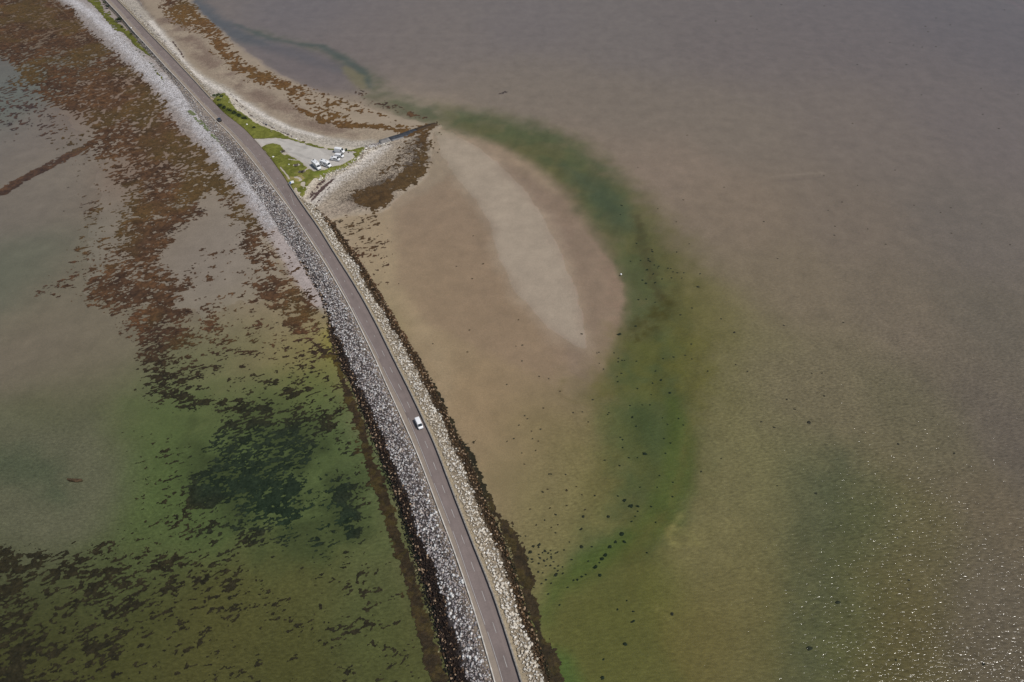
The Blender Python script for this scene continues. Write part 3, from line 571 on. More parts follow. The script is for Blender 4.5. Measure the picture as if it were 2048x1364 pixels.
# dry strandline weed and low dark ledge on the beaches
wr = [(A_([(621,402),(633,387),(646,374),(661,362),(668,355)], 1.2), [.5, 1.0, 1.2, .8, .3], .9), (A_([(618,398),(628,382),(638,368),(650,358)], 1.4), [.7, 1.1, .9, .4], .55),
      (A_([(630,409),(644,392),(657,376),(663,371)], .9), .3, .8), (A_([(722,316),(726,308),(733,303),(738,296)], 1.5), .55, .85), (A_([(748,300),(765,290),(790,286)], .9), .45, .5),
      (A_([(455,181),(482,209),(509,237),(541,254),(568,266),(590,279),(610,286)], 1.7), .38, .62), (A_([(343,78),(358,97),(366,112)], 1.7), .4, .8), (A_([(255,0),(275,22),(300,50),(320,70)], 1.7), .6, .3),
      (A_([(1013,183),(1000,188)]), 1.0, .5)]
def wr_mask(X, Y):
    D = np.zeros(X.shape)
    for p, w_, d in wr: D = np.maximum(D, d * strip_m(X, Y, p, w_, .4, .5, 7, 2))
    return (fbm(X, Y, 1.0, 15, 3) < .5 + (D - .5) * .6) & (D > .1)
x, y, f = cells(-360, 10, 235, 560, .35, wr_mask, .35, 5)
tag(mesh_np("strandline_weed", np.stack([x, y, zground(x, y) + .1 + .15 * fbm(x, y, .8, 3, 2)], -1), f, M_weed, np.tile(lin((78, 62, 58)), (len(x), 1)) * (.7 + .6 * fbm(x, y, 1, 8, 2))[:, None]),
    'dark purplish lines of dried weed washed up along the beaches by the spit', 'seaweed', kind='stuff')

# ------------------------------------------------------------------ car park and turf on the spit
park = A_([(506,276),(516,279),(538,277),(560,277),(590,281),(620,290),(650,298),(675,301),(700,303),(712,305),(708,313),(700,321),(685,328),(663,334),(641,341),(628,343),(616,335),(606,327),(597,320),(582,312),(570,304),(563,295),(554,288),(540,287),(530,290),(526,296),(518,290)], ZS)
def park_mask(X, Y): return poly_m(X, Y, park, .25, .25, 3, 2) > .5
x, y, f = cells(-190, -60, 240, 400, .30, park_mask, .2, 6)
t = fbm(x, y, 5, 4, 4)[:, None]
pc = lin((178, 172, 164)) * (.86 + .28 * t); e = (1 - poly_m(x, y, park, 2.5))[:, None]; pc = pc * (1 - e * .5) + lin((170, 156, 140)) * e * .5
rut = sstep(.56, .64, fbm(x, y, 2.2, 9, 3, .5, math.radians(-30), 3.5))[:, None] * .16; pc = pc * (1 - rut)
tag(mesh_np("car_park", np.stack([x, y, zground(x, y) + 0.05], -1), f, M_gravel, pc / K_R), kind='structure')

g_polys = [([(414,194),(434,184),(449,186),(456,192),(462,207),(474,220),(498,235),(520,251),(541,258),(563,267),(584,277),(600,282),(600,285),(584,280),(552,276),(517,278),(503,276),(490,262),(470,243),(449,230),(434,219),(419,205)], .95, ZS),
 ([(528,292),(538,288),(556,288),(564,296),(570,306),(582,313),(597,321),(606,328),(616,336),(628,344),(641,342),(663,335),(685,329),(700,322),(709,314),(706,308),(714,305),(703,302),(714,297),(729,293),(730,297),(718,314),(700,326),(685,334),(663,343),(641,353),(627,357),(619,368),(612,382),(606,394),(597,389),(592,376),(584,384),(570,372),(560,352),(550,331),(538,313),(528,301),(524,296)], .97, ZS),
 ([(165,-20),(196,-8),(208,18),(220,30),(232,38),(244,50),(260,58),(278,76),(290,88),(302,100),(306,112),(290,106),(267,88),(255,74),(245,64),(228,59),(220,50),(208,34),(196,20),(182,6),(165,-10)], .7, 1.8)]
gP = [(A_(p, z), d) for p, d, z in g_polys]
g_lines = [(A_([(584,279),(610,287),(640,295),(670,300),(700,302),(725,298)], ZS), .8, .85), (A_([(380,222),(407,249),(425,267),(444,284),(457,299),(468,314)], 1.5), [1.2, 1.6, 1.5, 1.4, 1.4, 1.0], .66),
           (A_([(297,122),(306,135),(320,152),(330,162)], 1.5), .9, .42), (A_([(296,62),(310,73)], 1.8), 1.0, .8), (A_([(640,357),(650,348)], 1.9), 1.2, .6), (A_([(196,0),(214,18),(232,42)], 2.2), 1.6, .35)]
pathsG = [(A_([(561,335),(568,343),(574,351),(579,358)], ZS), .38), (A_([(577,318.5),(588,320),(600,320.5)], ZS), .35), (A_([(608,342),(616,338),(624,335)], ZS), .6), (A_([(584,331),(600,330),(606,328)], ZS), .0),
          (A_([(563,303),(570,309)], ZS), .7), (A_([(590,331),(597,330)], ZS), .9), (A_([(600,344),(608,343)], ZS), .9)]
def grass_D(X, Y):
    D = np.zeros(X.shape)
    for p, d in gP: D = np.maximum(D, d * poly_m(X, Y, p, .7, .6, 13, 2))
    for p, w_, d in g_lines: D = np.maximum(D, d * strip_m(X, Y, p, w_, .8, .5))
    for p, w_ in pathsG:
        if w_: D *= 1 - strip_m(X, Y, p, w_, .3, .15)
    D *= 1 - .45 * poly_m(X, Y, A_([(594,352),(622,362),(606,396),(592,385),(588,372)], ZS), 2.5, 1)
    return D
def grass_mask(X, Y): return (fbm(X, Y, 2.2, 19, 3) < .5 + (grass_D(X, Y) - .5) * .8) & (grass_D(X, Y) > .15)
gp = []
for (a, b, c_, d_, s_) in [(-215, -60, 235, 420, .30), (-420, -215, 380, 580, .5)]:
    x, y, f = cells(a, b, c_, d_, s_, grass_mask, .35, 8); t = fbm(x, y, 4, 14, 4)[:, None]; t2 = fbm(x, y, 1.2, 16, 3)[:, None]
    col = lin((84, 88, 36)) * (1 - t) + lin((124, 124, 60)) * t; col = col * (.6 + .75 * t2)
    dry = np.maximum(poly_m(x, y, A_([(570,345),(605,345),(640,352),(620,372),(600,392),(588,370)], ZS), 4, 3), 0)[:, None] * sstep(.42, .6, t) * .8
    col = col * (1 - dry) + lin((150, 134, 88)) * dry
    br = poly_m(x, y, A_([(622,345),(650,341),(662,338),(650,348),(630,354)], ZS), 2, 1)[:, None] * .6; col = col * (1 - br) + lin((96, 112, 36)) * br
    gb = strip_m(x, y, g_lines[1][0], 3, 1)[:, None] * .7; col = col * (1 - gb) + lin((98, 108, 82)) * gb
    dkg = strip_m(x, y, A_([(436,208),(455,222),(475,230),(495,238)], ZS), 1.3, .8, .8)[:, None] * .6; col = col * (1 - dkg) + lin((60, 72, 32)) * dkg
    col = col * (1 - .28 * sstep(395, 420, y))[:, None]
    gp.append((x, y, zground(x, y) + .10 + .16 * fbm(x, y, 1.2, 17, 3), f, col / K_R))
V, Fq, cc = joinp(gp)
tag(mesh_np("grass", V, Fq, M_grass, cc), 'bright green turf on the spit and along the top of the left beach', 'grass', kind='stuff')

# ------------------------------------------------------------------ causeway: banks, verge, road, kerb, parapet
def sweep(name, s0, s1, cols_d, cols_z, mat, colfn, step=1.0, noise=0.0, smooth=False, ncol=None):
    s = np.arange(s0, s1, step); n_ = len(s); V = []; Cc = []
    for j, (df, zf) in enumerate(zip(cols_d, cols_z)):
        d = df(s) if callable(df) else np.full(n_, df); z = zf(s) if callable(zf) else np.full(n_, zf)
        x, y = at_sd(s, d); zz = z + (noise * (fbm(x, y, 2.0, 41, 3) - .5) if noise else 0)
        V.append(np.stack([x, y, zz], -1)); Cc.append(colfn(s, d, x, y))
    V = np.stack(V, 1); Cc = np.stack(Cc, 1); return mesh_np(name, V.reshape(-1, 3), grid_faces(len(cols_d), n_)[:, ::-1], mat, Cc.reshape(-1, 3), smooth=smooth)
xf, yf = at_sd(Sg, dLF); zLF = np.minimum(zLF, zground(xf, yf) - .12); xf, yf = at_sd(Sg, dRF); zRF = np.minimum(zRF, zground(xf, yf) - .08)
f_zLF = fSg(zLF); f_zRF = fSg(zRF)
ncol = 10
def left_z(u): return lambda s: f_zLF(s) + (ZR - 0.15 - f_zLF(s)) * u ** 0.9
def right_z(u): return lambda s: f_zRF(s) + (ZR - 0.1 - f_zRF(s)) * u ** 0.9
def left_d(u): return lambda s: f_LF(s) + (f_LC(s) + .1 - f_LF(s)) * u
def right_d(u): return lambda s: f_RF(s) + (f_RW(s) + .3 - f_RF(s)) * u
def bankcolL(s, d, x, y):
    dk = sstep(.8, -.8, d - f_LD(s) + 2.5 * (fbm(x, y, 3, 5, 3) - .5))[:, None]; ns = sstep(s_left - 60, s_left - 100, s)[:, None] if False else 0
    nn = sstep(s_left - 110, s_left - 190, s)[:, None]; c = (lin((78, 72, 70)) * (1 - nn) + lin((146, 136, 126)) * nn) * (1 - dk) + lin((34, 27, 23)) * dk; up = sstep(-3.0, -0.6, d - f_LC(s))[:, None] * .6; return c * (1 - up) + lin((166, 150, 130)) * up  # southern core colour darkened as painted shade in the gaps between stones
def bankcolR(s, d, x, y):
    dk = sstep(-.8, .8, d - f_RD(s) + 2.0 * (fbm(x, y, 3, 6, 3) - .5))[:, None]
    c = lin((128, 117, 100)) * (1 - dk) + lin((50, 40, 28)) * dk; up = sstep(2.4, 1.0, d - f_RW(s))[:, None]; return c * (1 - up) + lin((150, 138, 116)) * up
us = [i / ncol for i in range(ncol + 1)]
bk = sweep("causeway_bank", 2, STOT - 2, [left_d(u) for u in us], [left_z(u) for u in us], M_bank, bankcolL, noise=.5)
tag(bk, kind='structure')
bk2 = sweep("causeway_bank", 2, STOT - 2, [right_d(1 - u) for u in us], [right_z(1 - u) for u in us], M_bank, bankcolR, noise=.4)
tag(bk2, kind='structure')
def roadcol(s, d, x, y):
    c = np.tile(lin((122, 110, 105)), (len(s), 1)); lane = (fbm(s, d * 4, 9, 3, 3, .6, 0, 3)[:, None] - .5) * .16
    wt = (np.exp(-((d - (f_WL(s) + .9)) / .35) ** 2) + np.exp(-((d - (f_RW(s) - 1.4)) / .4) ** 2))[:, None] * .07
    patch = sstep(.66, .70, fbm(s, d * 2.5, 11, 6, 2, .5))[:, None] * .10; seam = np.exp(-((d - (f_WL(s) + f_RW(s)) / 2 - .35) / .12) ** 2)[:, None] * .07
    return c * (1 + lane + wt - patch - seam) / K_R
def vergecol(s, d, x, y):
    t = fbm(x, y, 1.6, 34, 3)[:, None]; return (lin((132, 120, 110)) * (1 - t) + lin((150, 137, 122)) * t) / K_R
def rd(u): return lambda s: f_LC(s) + .25 + (f_RW(s) - .15 - f_LC(s) - .25) * u
vg = sweep("verge", 1, STOT - 1, [lambda s: f_LC(s) + .15, lambda s: f_WL(s) * .5 + f_LC(s) * .5, lambda s: f_WL(s) - .12], [ZR - .0, ZR + .02, ZR + .005], M_gravel, vergecol); tag(vg, kind='structure')
rdm = sweep("road", 1, STOT - 1, [lambda s, u=u: f_WL(s) - .25 + (f_RW(s) + .1 - f_WL(s) + .25) * u for u in [0, .1, .2, .3, .4, .5, .6, .7, .8, .9, 1]], [lambda s, u=u: ZR + .012 + .05 * (1 - (2 * u - 1) ** 2) + 0 * s for u in [0, .1, .2, .3, .4, .5, .6, .7, .8, .9, 1]], M_road, roadcol); tag(rdm, kind='structure')
# extra tarmac where the lane widens at the car park mouth
def ribbon(name, segs, w_, z, mat, parent=None):
    V = []; Fq = []
    for (s0, s1, df) in segs:
        s = np.arange(s0, s1 + .01, max(.5, min(1.0, s1 - s0)))
        if len(s) < 2: s = np.array([s0, s1])
        d = df(s); x0, y0 = at_sd(s, d - w_ / 2); x1, y1 = at_sd(s, d + w_ / 2); k = len(V)
        for i in range(len(s)): V += [(x0[i], y0[i], z), (x1[i], y1[i], z)]
        for i in range(len(s) - 1): Fq.append((k + 2 * i, k + 2 * i + 2, k + 2 * i + 3, k + 2 * i + 1)[::-1])
    return mesh_np(name, V, Fq, mat, parent=parent)
mid = lambda s: (f_WL(s) + f_RW(s) - .1) / 2
s_d = S_at(871, 932)      # a dash known on the ground
dash = []
k = -60
while s_d + k * 9 < STOT - 10:
    s0 = s_d + k * 9 - 1.5
    if s0 > 10: dash.append((s0, s0 + (3.0 if s0 > s_d - 60 else 1.6), mid))
    k += 1
ribbon("centre_line", dash, .13, ZR + .075, M_paint, rdm)
random.seed(4); es = []; s0 = 5
while s0 < STOT - 10:
    L_ = random.uniform(12, 34); es.append((s0, min(s0 + L_, STOT - 6), lambda s: f_WL(s) + .05)); s0 += L_ + random.uniform(.8, 5)
ribbon("edge_line", es, .13, ZR + .04, M_paint, rdm)
sw = S_at(582, 400); ribbon("worn_line", [(sw - 5, sw + 5, lambda s: mid(s) + .2 - (s - sw) * .16)], .12, ZR + .079, M_paint, rdm)

def wallsweep(name, s0, s1, dfn, w_, h_, zb, mat, step=1.0, jitter=.0):
    s = np.arange(s0, s1, step); n_ = len(s); V = []; r = np.random.RandomState(3)
    for i, (dd, zz) in enumerate([(0, zb), (0, zb + h_ - .04), (.05, zb + h_), (w_ - .05, zb + h_), (w_, zb + h_ - .04), (w_, zb)]):
        x, y = at_sd(s, dfn(s) + dd + (jitter * (r.rand(n_) - .5) if i in (1, 4) else 0)); V.append(np.stack([x, y, np.full(n_, zz) + jitter * (r.rand(n_) - .5) * (i in (1, 2, 3, 4))], -1))
    V = np.stack(V, 1).reshape(-1, 3); return mesh_np(name, V, grid_faces(6, n_)[:, ::-1], mat)
kb = wallsweep("kerb", 1, STOT - 1, lambda s: f_LC(s) - .22, .34, .22, ZR - .06, M_conc, jitter=.03); tag(kb, kind='structure')
w1 = wallsweep("parapet_wall", s_spit1 - 8, STOT - 2, lambda s: f_RW(s), .42, .85, ZR - .05, M_wall, jitter=.05)
tag(w1, 'long low stone parapet wall edging the right side of the causeway road from the grassy spit to the bottom edge', 'wall')
w2 = wallsweep("parapet_wall", 2, s_spit0, lambda s: f_RW(s), .4, .62, ZR - .05, M_wall, jitter=.05)
tag(w2, 'thin low stone wall edging the right side of the road at top left, north of the spit', 'wall')

# ------------------------------------------------------------------ boulders
_t = (1 + 5 ** .5) / 2
ICO = np.array([(-1,_t,0),(1,_t,0),(-1,-_t,0),(1,-_t,0),(0,-1,_t),(0,1,_t),(0,-1,-_t),(0,1,-_t),(_t,0,-1),(_t,0,1),(-_t,0,-1),(-_t,0,1)]) / math.hypot(1, _t)
ICF = np.array([(0,11,5),(0,5,1),(0,1,7),(0,7,10),(0,10,11),(1,5,9),(5,11,4),(11,10,2),(10,7,6),(7,1,8),(3,9,4),(3,4,2),(3,2,6),(3,6,8),(3,8,9),(4,9,5),(2,4,11),(6,2,10),(8,6,7),(9,8,1)])
def rocks(name, x, y, z, r, col, mat, rs, flat=.7):
    n_ = len(x); V = np.tile(ICO, (n_, 1, 1)) * (1 + .38 * (rs.rand(n_, 12, 1) - .5) * 2)
    ax = np.stack([.7 + .6 * rs.rand(n_), .7 + .6 * rs.rand(n_), flat * (.7 + .5 * rs.rand(n_))], -1)[:, None, :]
    V = V * ax * r[:, None, None]; a = rs.rand(n_) * 6.28; ca, sa = np.cos(a)[:, None], np.sin(a)[:, None]
    tl_ = (rs.rand(n_) - .5)[:, None] * .9; vz = V[..., 2] + V[..., 0] * tl_
    X = V[..., 0] * ca - V[..., 1] * sa + x[:, None]; Y = V[..., 0] * sa + V[..., 1] * ca + y[:, None]
    V = np.stack([X, Y, vz + z[:, None]], -1).reshape(-1, 3); Fq = (ICF[None] + np.arange(n_)[:, None, None] * 12).reshape(-1, 3)
    return mesh_np(name, V, Fq, mat, np.repeat(col, 12, 0))
rs = np.random.RandomState(12)
def scatter(side, s0, s1, dens_):
    n_ = int((s1 - s0) * 14 * dens_); s = s0 + rs.rand(n_) * (s1 - s0); u = rs.rand(n_)
    if side < 0: a, b = f_LF(s) - .6, f_LC(s) - .5
    else: a, b = f_RF(s) + .5, f_RW(s) + 1.5
    wdt = np.abs(b - a); kp = rs.rand(n_) < wdt / 14; s, u, a, b = s[kp], u[kp], a[kp], b[kp]
    d = a + (b - a) * u; x, y = at_sd(s, d)
    uu = u; zf, dz = (f_zLF, f_LC) if side < 0 else (f_zRF, f_RW)
    z = zf(s) + (ZR - .12 - zf(s)) * np.clip(uu * .95, 0, 1) ** .9
    return s, d, x, y, z
PAL = np.array([lin(c) for c in [(194,190,186),(174,168,166),(160,152,150),(144,136,134),(206,204,200),(150,136,128),(128,120,120),(180,170,160)]]) / K_R
PALR = np.array([lin(c) for c in [(214,206,192),(200,190,174),(186,174,156),(222,216,206),(168,156,138),(192,186,176),(150,140,126)]]) / K_R
def side_rocks(side):
    if side < 0: s, d, x, y, z = scatter(-1, s_top - 25, STOT - 2, 4.6)
    else: s, d, x, y, z = scatter(1, s_spit1 + 2, STOT - 2, 4.2)
    n_ = len(s); r = .15 + .25 * rs.rand(n_) ** 1.8
    nz = fbm(x, y, 4, 66, 3) - .5
    dk = (sstep(.7, -.7, d - f_LD(s) + 3 * nz) if side < 0 else sstep(-.7, .7, d - f_RD(s) + 2.4 * nz))
    dk = rs.rand(n_) < dk
    pal = PAL if side < 0 else PALR
    col = pal[rs.randint(0, len(pal), n_)] * (.8 + .35 * rs.rand(n_))[:, None]
    dc = np.array([lin((52, 40, 32)), lin((40, 32, 28)), lin((70, 54, 40)), lin((34, 28, 24))]) if side < 0 else np.array([lin((70, 54, 36)), lin((58, 46, 30)), lin((46, 36, 26)), lin((88, 68, 46))])
    dcol = dc[rs.randint(0, 4, n_)] * (.8 + .5 * rs.rand(n_))[:, None]; sp = rs.rand(n_) < (.05 + .12 * (np.abs(d - (f_LF(s) if side < 0 else f_RF(s))) < 2.2)); dcol[sp] = lin((150, 128, 104))
    col = np.where(dk[:, None], dcol, col)
    if side < 0:
        nb = (s < s_spit1 - 30) & (rs.rand(n_) < .35); r = np.where(s < s_spit1 - 20, r * .8, r); kp = ~nb; s, d, x, y, z, r, col, dk = [q[kp] for q in (s, d, x, y, z, r, col, dk)]
    return s, d, x, y, z + r * .15, r, col, dk
def vis(x, y, z):
    # is it inside the picture?
    dz = H - z; depth = y * math.cos(TH) + dz * math.sin(TH); up = y * math.sin(TH) - dz * math.cos(TH)
    return 1024 + F * x / depth, 682 - F * up / depth, depth
rock_mats = {}
def make_rock_protos(tagname, pal, k=6):
    o = []
    for i in range(k):
        V = ICO * (1 + .38 * (rs.rand(12, 1) - .5) * 2) * np.array([.8 + .4 * rs.rand(), .8 + .4 * rs.rand(), .6 + .3 * rs.rand()])
        me_o = mesh_np(tagname, V, ICF, M_rock, np.tile(pal[i % len(pal)] * (.9 + .2 * rs.rand()), (12, 1))); o.append(me_o.data); bpy.data.objects.remove(me_o)
    return o
for side in (-1, 1):
    s, d, x, y, z, r, col, dk = side_rocks(side)
    px_, py_, dep = vis(x, y, z); big = (py_ < 1340) & (py_ > 0) & ~dk; score = np.where(big, r / dep, 0); idx = np.argsort(-score)[:150]
    rest = np.ones(len(s), bool); rest[idx] = False
    tag(rocks("rubble", x[rest], y[rest], z[rest], r[rest], col[rest], M_rock, rs),
        'countless smaller grey stones packed down the left bank to a dark weedy waterline' if side < 0 else 'countless smaller cream stones packed down the right bank to a dark weedy foot', 'stones', kind='stuff')
    protos = make_rock_protos("boulder", PAL if side < 0 else PALR)
    for i in idx:
        o = bpy.data.objects.new("boulder", protos[rs.randint(0, len(protos))]); C.objects.link(o)
        o.location = (x[i], y[i], z[i]); rr = r[i] * 1.15; o.scale = (rr, rr, rr); o.rotation_euler = (rs.rand() * .6, rs.rand() * .6, rs.rand() * 6.28)
        tag(o, 'large grey angular boulder among the rubble of the left causeway bank' if side < 0 else 'large pale cream boulder among the rubble of the right causeway bank', 'boulder', 'large grey boulders on the left bank' if side < 0 else 'large cream boulders on the right bank')

s, d, x, y, z = scatter(1, 4, s_spit0, 3.2); r_n = .12 + .22 * rs.rand(len(s)) ** 2
tag(rocks("rubble", x, y, z + .05, r_n, PALR[rs.randint(0, len(PALR), len(s))] * (.6 + .45 * rs.rand(len(s)))[:, None], M_rock, rs), 'scattered pale stones below the thin wall beside the northern beach', 'stones', kind='stuff')
# loose stones edging the spit and slip
def line_rocks(px, z, w_, n_, pal, r0, r1, name='rubble', lbl=None):
    p = dens(A_(px, z), .5); i = rs.randint(0, len(p), n_); x = p[i, 0] + rs.randn(n_) * w_ * .6; y = p[i, 1] + rs.randn(n_) * w_ * .6
    col = pal[rs.randint(0, len(pal), n_)] * (.6 + .5 * rs.rand(n_))[:, None]; r = r0 + (r1 - r0) * rs.rand(n_) ** 2
    return x, y, zground(x, y) + r * .2, r, col
packs = [line_rocks([(640,357),(655,349),(680,340),(700,330),(718,316),(730,302),(745,292),(765,285),(782,279)], 1.8, 1.5, 620, PALR, .22, .55),
         line_rocks([(735,297),(755,285),(778,275)], 1.2, 1.4, 260, PAL, .25, .55), line_rocks([(597,404),(612,410),(626,412)], 1.2, 1.6, 160, PALR, .2, .5),
         line_rocks([(262,14),(290,42),(320,72),(350,105),(385,150),(440,196),(480,214),(520,243),(570,267),(600,280)], 1.5, 1.1, 520, PAL * .9, .18, .42)]
x, y, z, r, col = [np.concatenate([p_[k] for p_ in packs]) for k in range(5)]
tag(rocks("beach_stones", x, y, z, r, col, M_rock, rs), 'loose pale stones lining the shore edge of the spit and the north beach', 'stones', kind='stuff')
# cobbles of the left beach and of the stony ground under the spit
n_ = 9000; p = dens(white_L, .5); i = rs.randint(len(p) // 3, len(p), n_); x = p[i, 0] + rs.randn(n_) * 2.3; y = p[i, 1] + rs.randn(n_) * 2.3; r = .10 + .2 * rs.rand(n_) ** 2
pb = np.array([lin(c) for c in [(204,201,200),(184,180,180),(160,154,152),(130,124,120),(98,90,84)]]) / K_R; zz = zground(x, y); kp = zz > .25
col = pb[np.minimum(4, (rs.rand(n_) ** 1.5 * 5).astype(int))]
q = A_([(640,400),(700,345),(770,300),(840,270),(850,330),(790,375),(700,405)], .5); n2_ = 9000
x2 = q[:, 0].min() + rs.rand(n2_) * np.ptp(q[:, 0]); y2 = q[:, 1].min() + rs.rand(n2_) * np.ptp(q[:, 1]); k2 = poly_m(x2, y2, q, 2) > rs.rand(n2_)
gS = poly_m(x2, y2, grey_S, 6); c2 = np.array([lin(c) for c in [(166,155,138),(140,128,112),(108,96,82),(80,68,56)]])[np.minimum(3, (rs.rand(n2_) * 2.2 + gS * 2.6).astype(int))] / K_R
X_ = np.concatenate([x[kp], x2[k2]]); Y_ = np.concatenate([y[kp], y2[k2]]); R_ = np.concatenate([r[kp], .12 + .18 * rs.rand(k2.sum()) ** 2]); C_ = np.vstack([col[kp], c2[k2]])
tag(rocks("cobbles", X_, Y_, zground(X_, Y_) + R_ * .1, R_, C_, M_rock, rs), 'small cobbles strewn over the white beach and the stony foreshore below the spit', 'cobbles', kind='stuff')

# ------------------------------------------------------------------ weed-covered stones standing on the flats (each its own object)
def stone_mesh(seed, weed=True):
    r_ = np.random.RandomState(seed); bm = bmesh.new(); bmesh.ops.create_icosphere(bm, subdivisions=2, radius=1)
    for v in bm.verts:
        c = np.array(v.co); k = 1 + .55 * (fbm(np.array([c[0] * 1.3 + seed * 3.1 + 50]), np.array([c[1] * 1.3 + c[2] + 70.]), .8, seed, 3)[0] - .5) * 2
        v.co = Vector((c[0] * k * 1.15, c[1] * k * .9, max(c[2] * k * .42, -.25)))
    me = bpy.data.meshes.new("weedy_stone"); bm.to_mesh(me); bm.free(); me.materials.append(M_weedy); return me
M_weedy = mat_plain("weedy_rock", (0.028, 0.021, 0.012), rough=.8, grain=.55, gscale=2.5, bump=.6)
M_weedyb = mat_plain("brown_weedy_rock", (0.06, 0.036, 0.016), rough=.8, grain=.5, gscale=2.5, bump=.6)
sm = [stone_mesh(i) for i in range(8)]
smb = []
for i in range(4):
    m_ = sm[i].copy(); m_.materials[0] = M_weedyb; smb.append(m_)
A = []
for q in [(718,24),(952,31),(551,87),(360,113),(585,158),(1562,97),(1639,134),(1505,142),(1518,171),(1310,230),(1440,245),(1487,255),(1562,253),(1133,350),(1400,352),(1808,480),(2010,513),(1483,516),(1817,622),(1107,672),(1906,700),(204,736),(950,957),(1340,926),(405,1020),(1134,1010),(1049,1101),(622,1208),(1011,1233),(1812,1220),(1646,1271),(1288,1331),(1967,1333),(1644,1132),(1587,1158),(145,1208),(215,1328),(44,1136),(182,1089),(1443,1118),(1008,1282),(1190,1248),(973,1147),(1936,53)]:
    A.append((1300 + q[0] / 2.729, q[1] / 2.729, 1.5, 1))
for q in [(1160,504,3),(1372,772,3),(1662,731),(1808,1298,5),(1606,1328,3),(1898,1145),(698,780,4),(580,888),(131,847),(128,940),(478,785,3),(285,1043),(40,1077),(145,1260),(160,1278),(112,1314),(237,1338),(428,1242),(483,1237),(543,1164),(997,1120,3),(776,1262,3),(1120,838),(1125,925),(1017,912,2),(1085,903),(957,920),(1125,627),(1172,428),(1077,421),(898,425),(857,478,3),(909,475,3),(862,400,3),(1001,395),(1625,341),(1035,300),(1545,125),(2010,715),(1296,692),(1057,666),(1380,961),(1217,996),(1449,1002),(1826,1012),(1886,1011),(1725,1222),(1680,1163),(1530,1295),(887,1130),(912,992),(690,1056),(712,1008),(945,1045,3),(800,935),(695,920),(730,932),(715,932),(693,940),(835,1190),(880,1190),(632,1248),(982,1303),(1048,1270),(1075,1308),(806,1095),(795,730,3),(910,590),(858,572),(812,575),(890,285),(895,295),(870,345),(880,352),(905,372),(930,380),(925,390),(985,393),(1013,415),(1040,420),(1005,450),(1065,452),(950,455),(835,460),(765,350),(870,335),(800,245),(825,345)]:
    A.append((1000 + q[0] / 2.926, 400 + q[1] / 2.926, (q[2] if len(q) > 2 else 2) * .62 + .5, 0))
for q in [(567,75,4),(865,98),(787,147),(1236,232,3),(1085,204),(1558,41,3),(1777,78),(1325,658,5),(1212,838,5),(1893,900,4),(1556,404),(1600,572),(1550,885),(674,705,4),(520,732,4),(492,820,4),(522,692),(497,650),(460,684),(405,880),(402,952,4),(326,323,4),(317,373,4),(425,322,3),(487,258,4),(512,280,5),(540,280,4),(592,281),(540,300),(530,320),(515,340),(478,387,5),(487,418,4),(452,420,4),(430,438,4),(412,470,4),(400,485,5),(390,500),(373,518,5),(337,547),(320,555),(303,568,3),(288,570,3),(233,667),(265,598),(175,338),(217,316),(320,440,4),(176,458,3),(200,470),(210,500),(218,550,4),(185,490),(245,520),(246,545),(215,525),(152,435,4),(130,440,4),(118,462,5),(125,490),(150,540,3),(155,430),(130,600),(163,585),(180,570),(100,400),(80,400),(280,490),(272,423),(360,440),(345,495),(392,548,4),(576,462),(610,342),(616,205),(548,205),(678,186),(676,243),(538,91),(649,73),(625,160),(668,33),(410,102),(200,158),(192,158),(257,160),(468,123),(168,228),(54,20),(480,52),(127,20)]:
    A.append((1000 + q[0] / 1.954, 866 + q[1] / 1.954, (q[2] if len(q) > 2 else 2) * .8 + .3, 0))
rnd = random.Random(8)
for _ in range(26): A.append((rnd.gauss(1088, 22), rnd.gauss(1115, 28), rnd.uniform(1, 2.6), 0))
for _ in range(16): A.append((rnd.uniform(1185, 1330), rnd.uniform(700, 1000), rnd.uniform(1, 2), 0))
for _ in range(22): A.append((rnd.uniform(1010, 1180), rnd.uniform(780, 1060), rnd.uniform(.9, 1.7), 1))
for _ in range(10): A.append((rnd.uniform(850, 1080), rnd.uniform(430, 780), rnd.uniform(1, 1.8), 1))
for _ in range(14): A.append((rnd.gauss(1210, 35), rnd.gauss(385, 40), rnd.uniform(1, 2.0), 0))
for q in [(868,146),(887,187),(755,102),(1019,180),(1155,146),(1190,199),(1175,209),(1234,229),(660,47),(741,47),(1168,155),(1100,163),(1005,345)]: A.append((q[0], q[1], 1.6, 0))
for q in [(866,307),(876,305),(913,343),(903,350),(892,359),(986,440),(1003,450),(820,416),(826,425),(937,326),(790,410),(755,435),(1240,300)]: A.append((q[0], q[1], 1.8, 1))
A = A[:300]
def zone_label(px, py, brown, big):
    c_ = 'brown' if brown else 'blackish'; sz = 'larger' if big else 'small'
    if px < 1140 and py > 1030: return f'{sz} {c_} weed-covered stone on the shallow bed right of the lower causeway', 'stones right of the lower causeway'
    if py > 1000: return f'{sz} {c_} weed-covered stone in the rippled shallows at lower right', 'stones in the lower right shallows'
    if px > 1180 and px < 1400 and py > 250 : return f'{sz} {c_} weed-covered stone in the green channel bend', 'stones in the green channel'
    if px > 1350 and py < 500: return f'{sz} {c_} stone on the wide pale flats at upper right', 'stones on the upper right flats'
    if px > 1350: return f'{sz} {c_} stone on the flats right of the green channel', 'stones right of the channel'
    if py < 300: return f'{sz} {c_} stone on the flats beyond the slipway', 'stones beyond the slipway'
    return f'{sz} {c_} stone on the tan sand between causeway and channel', 'stones on the tan sand'
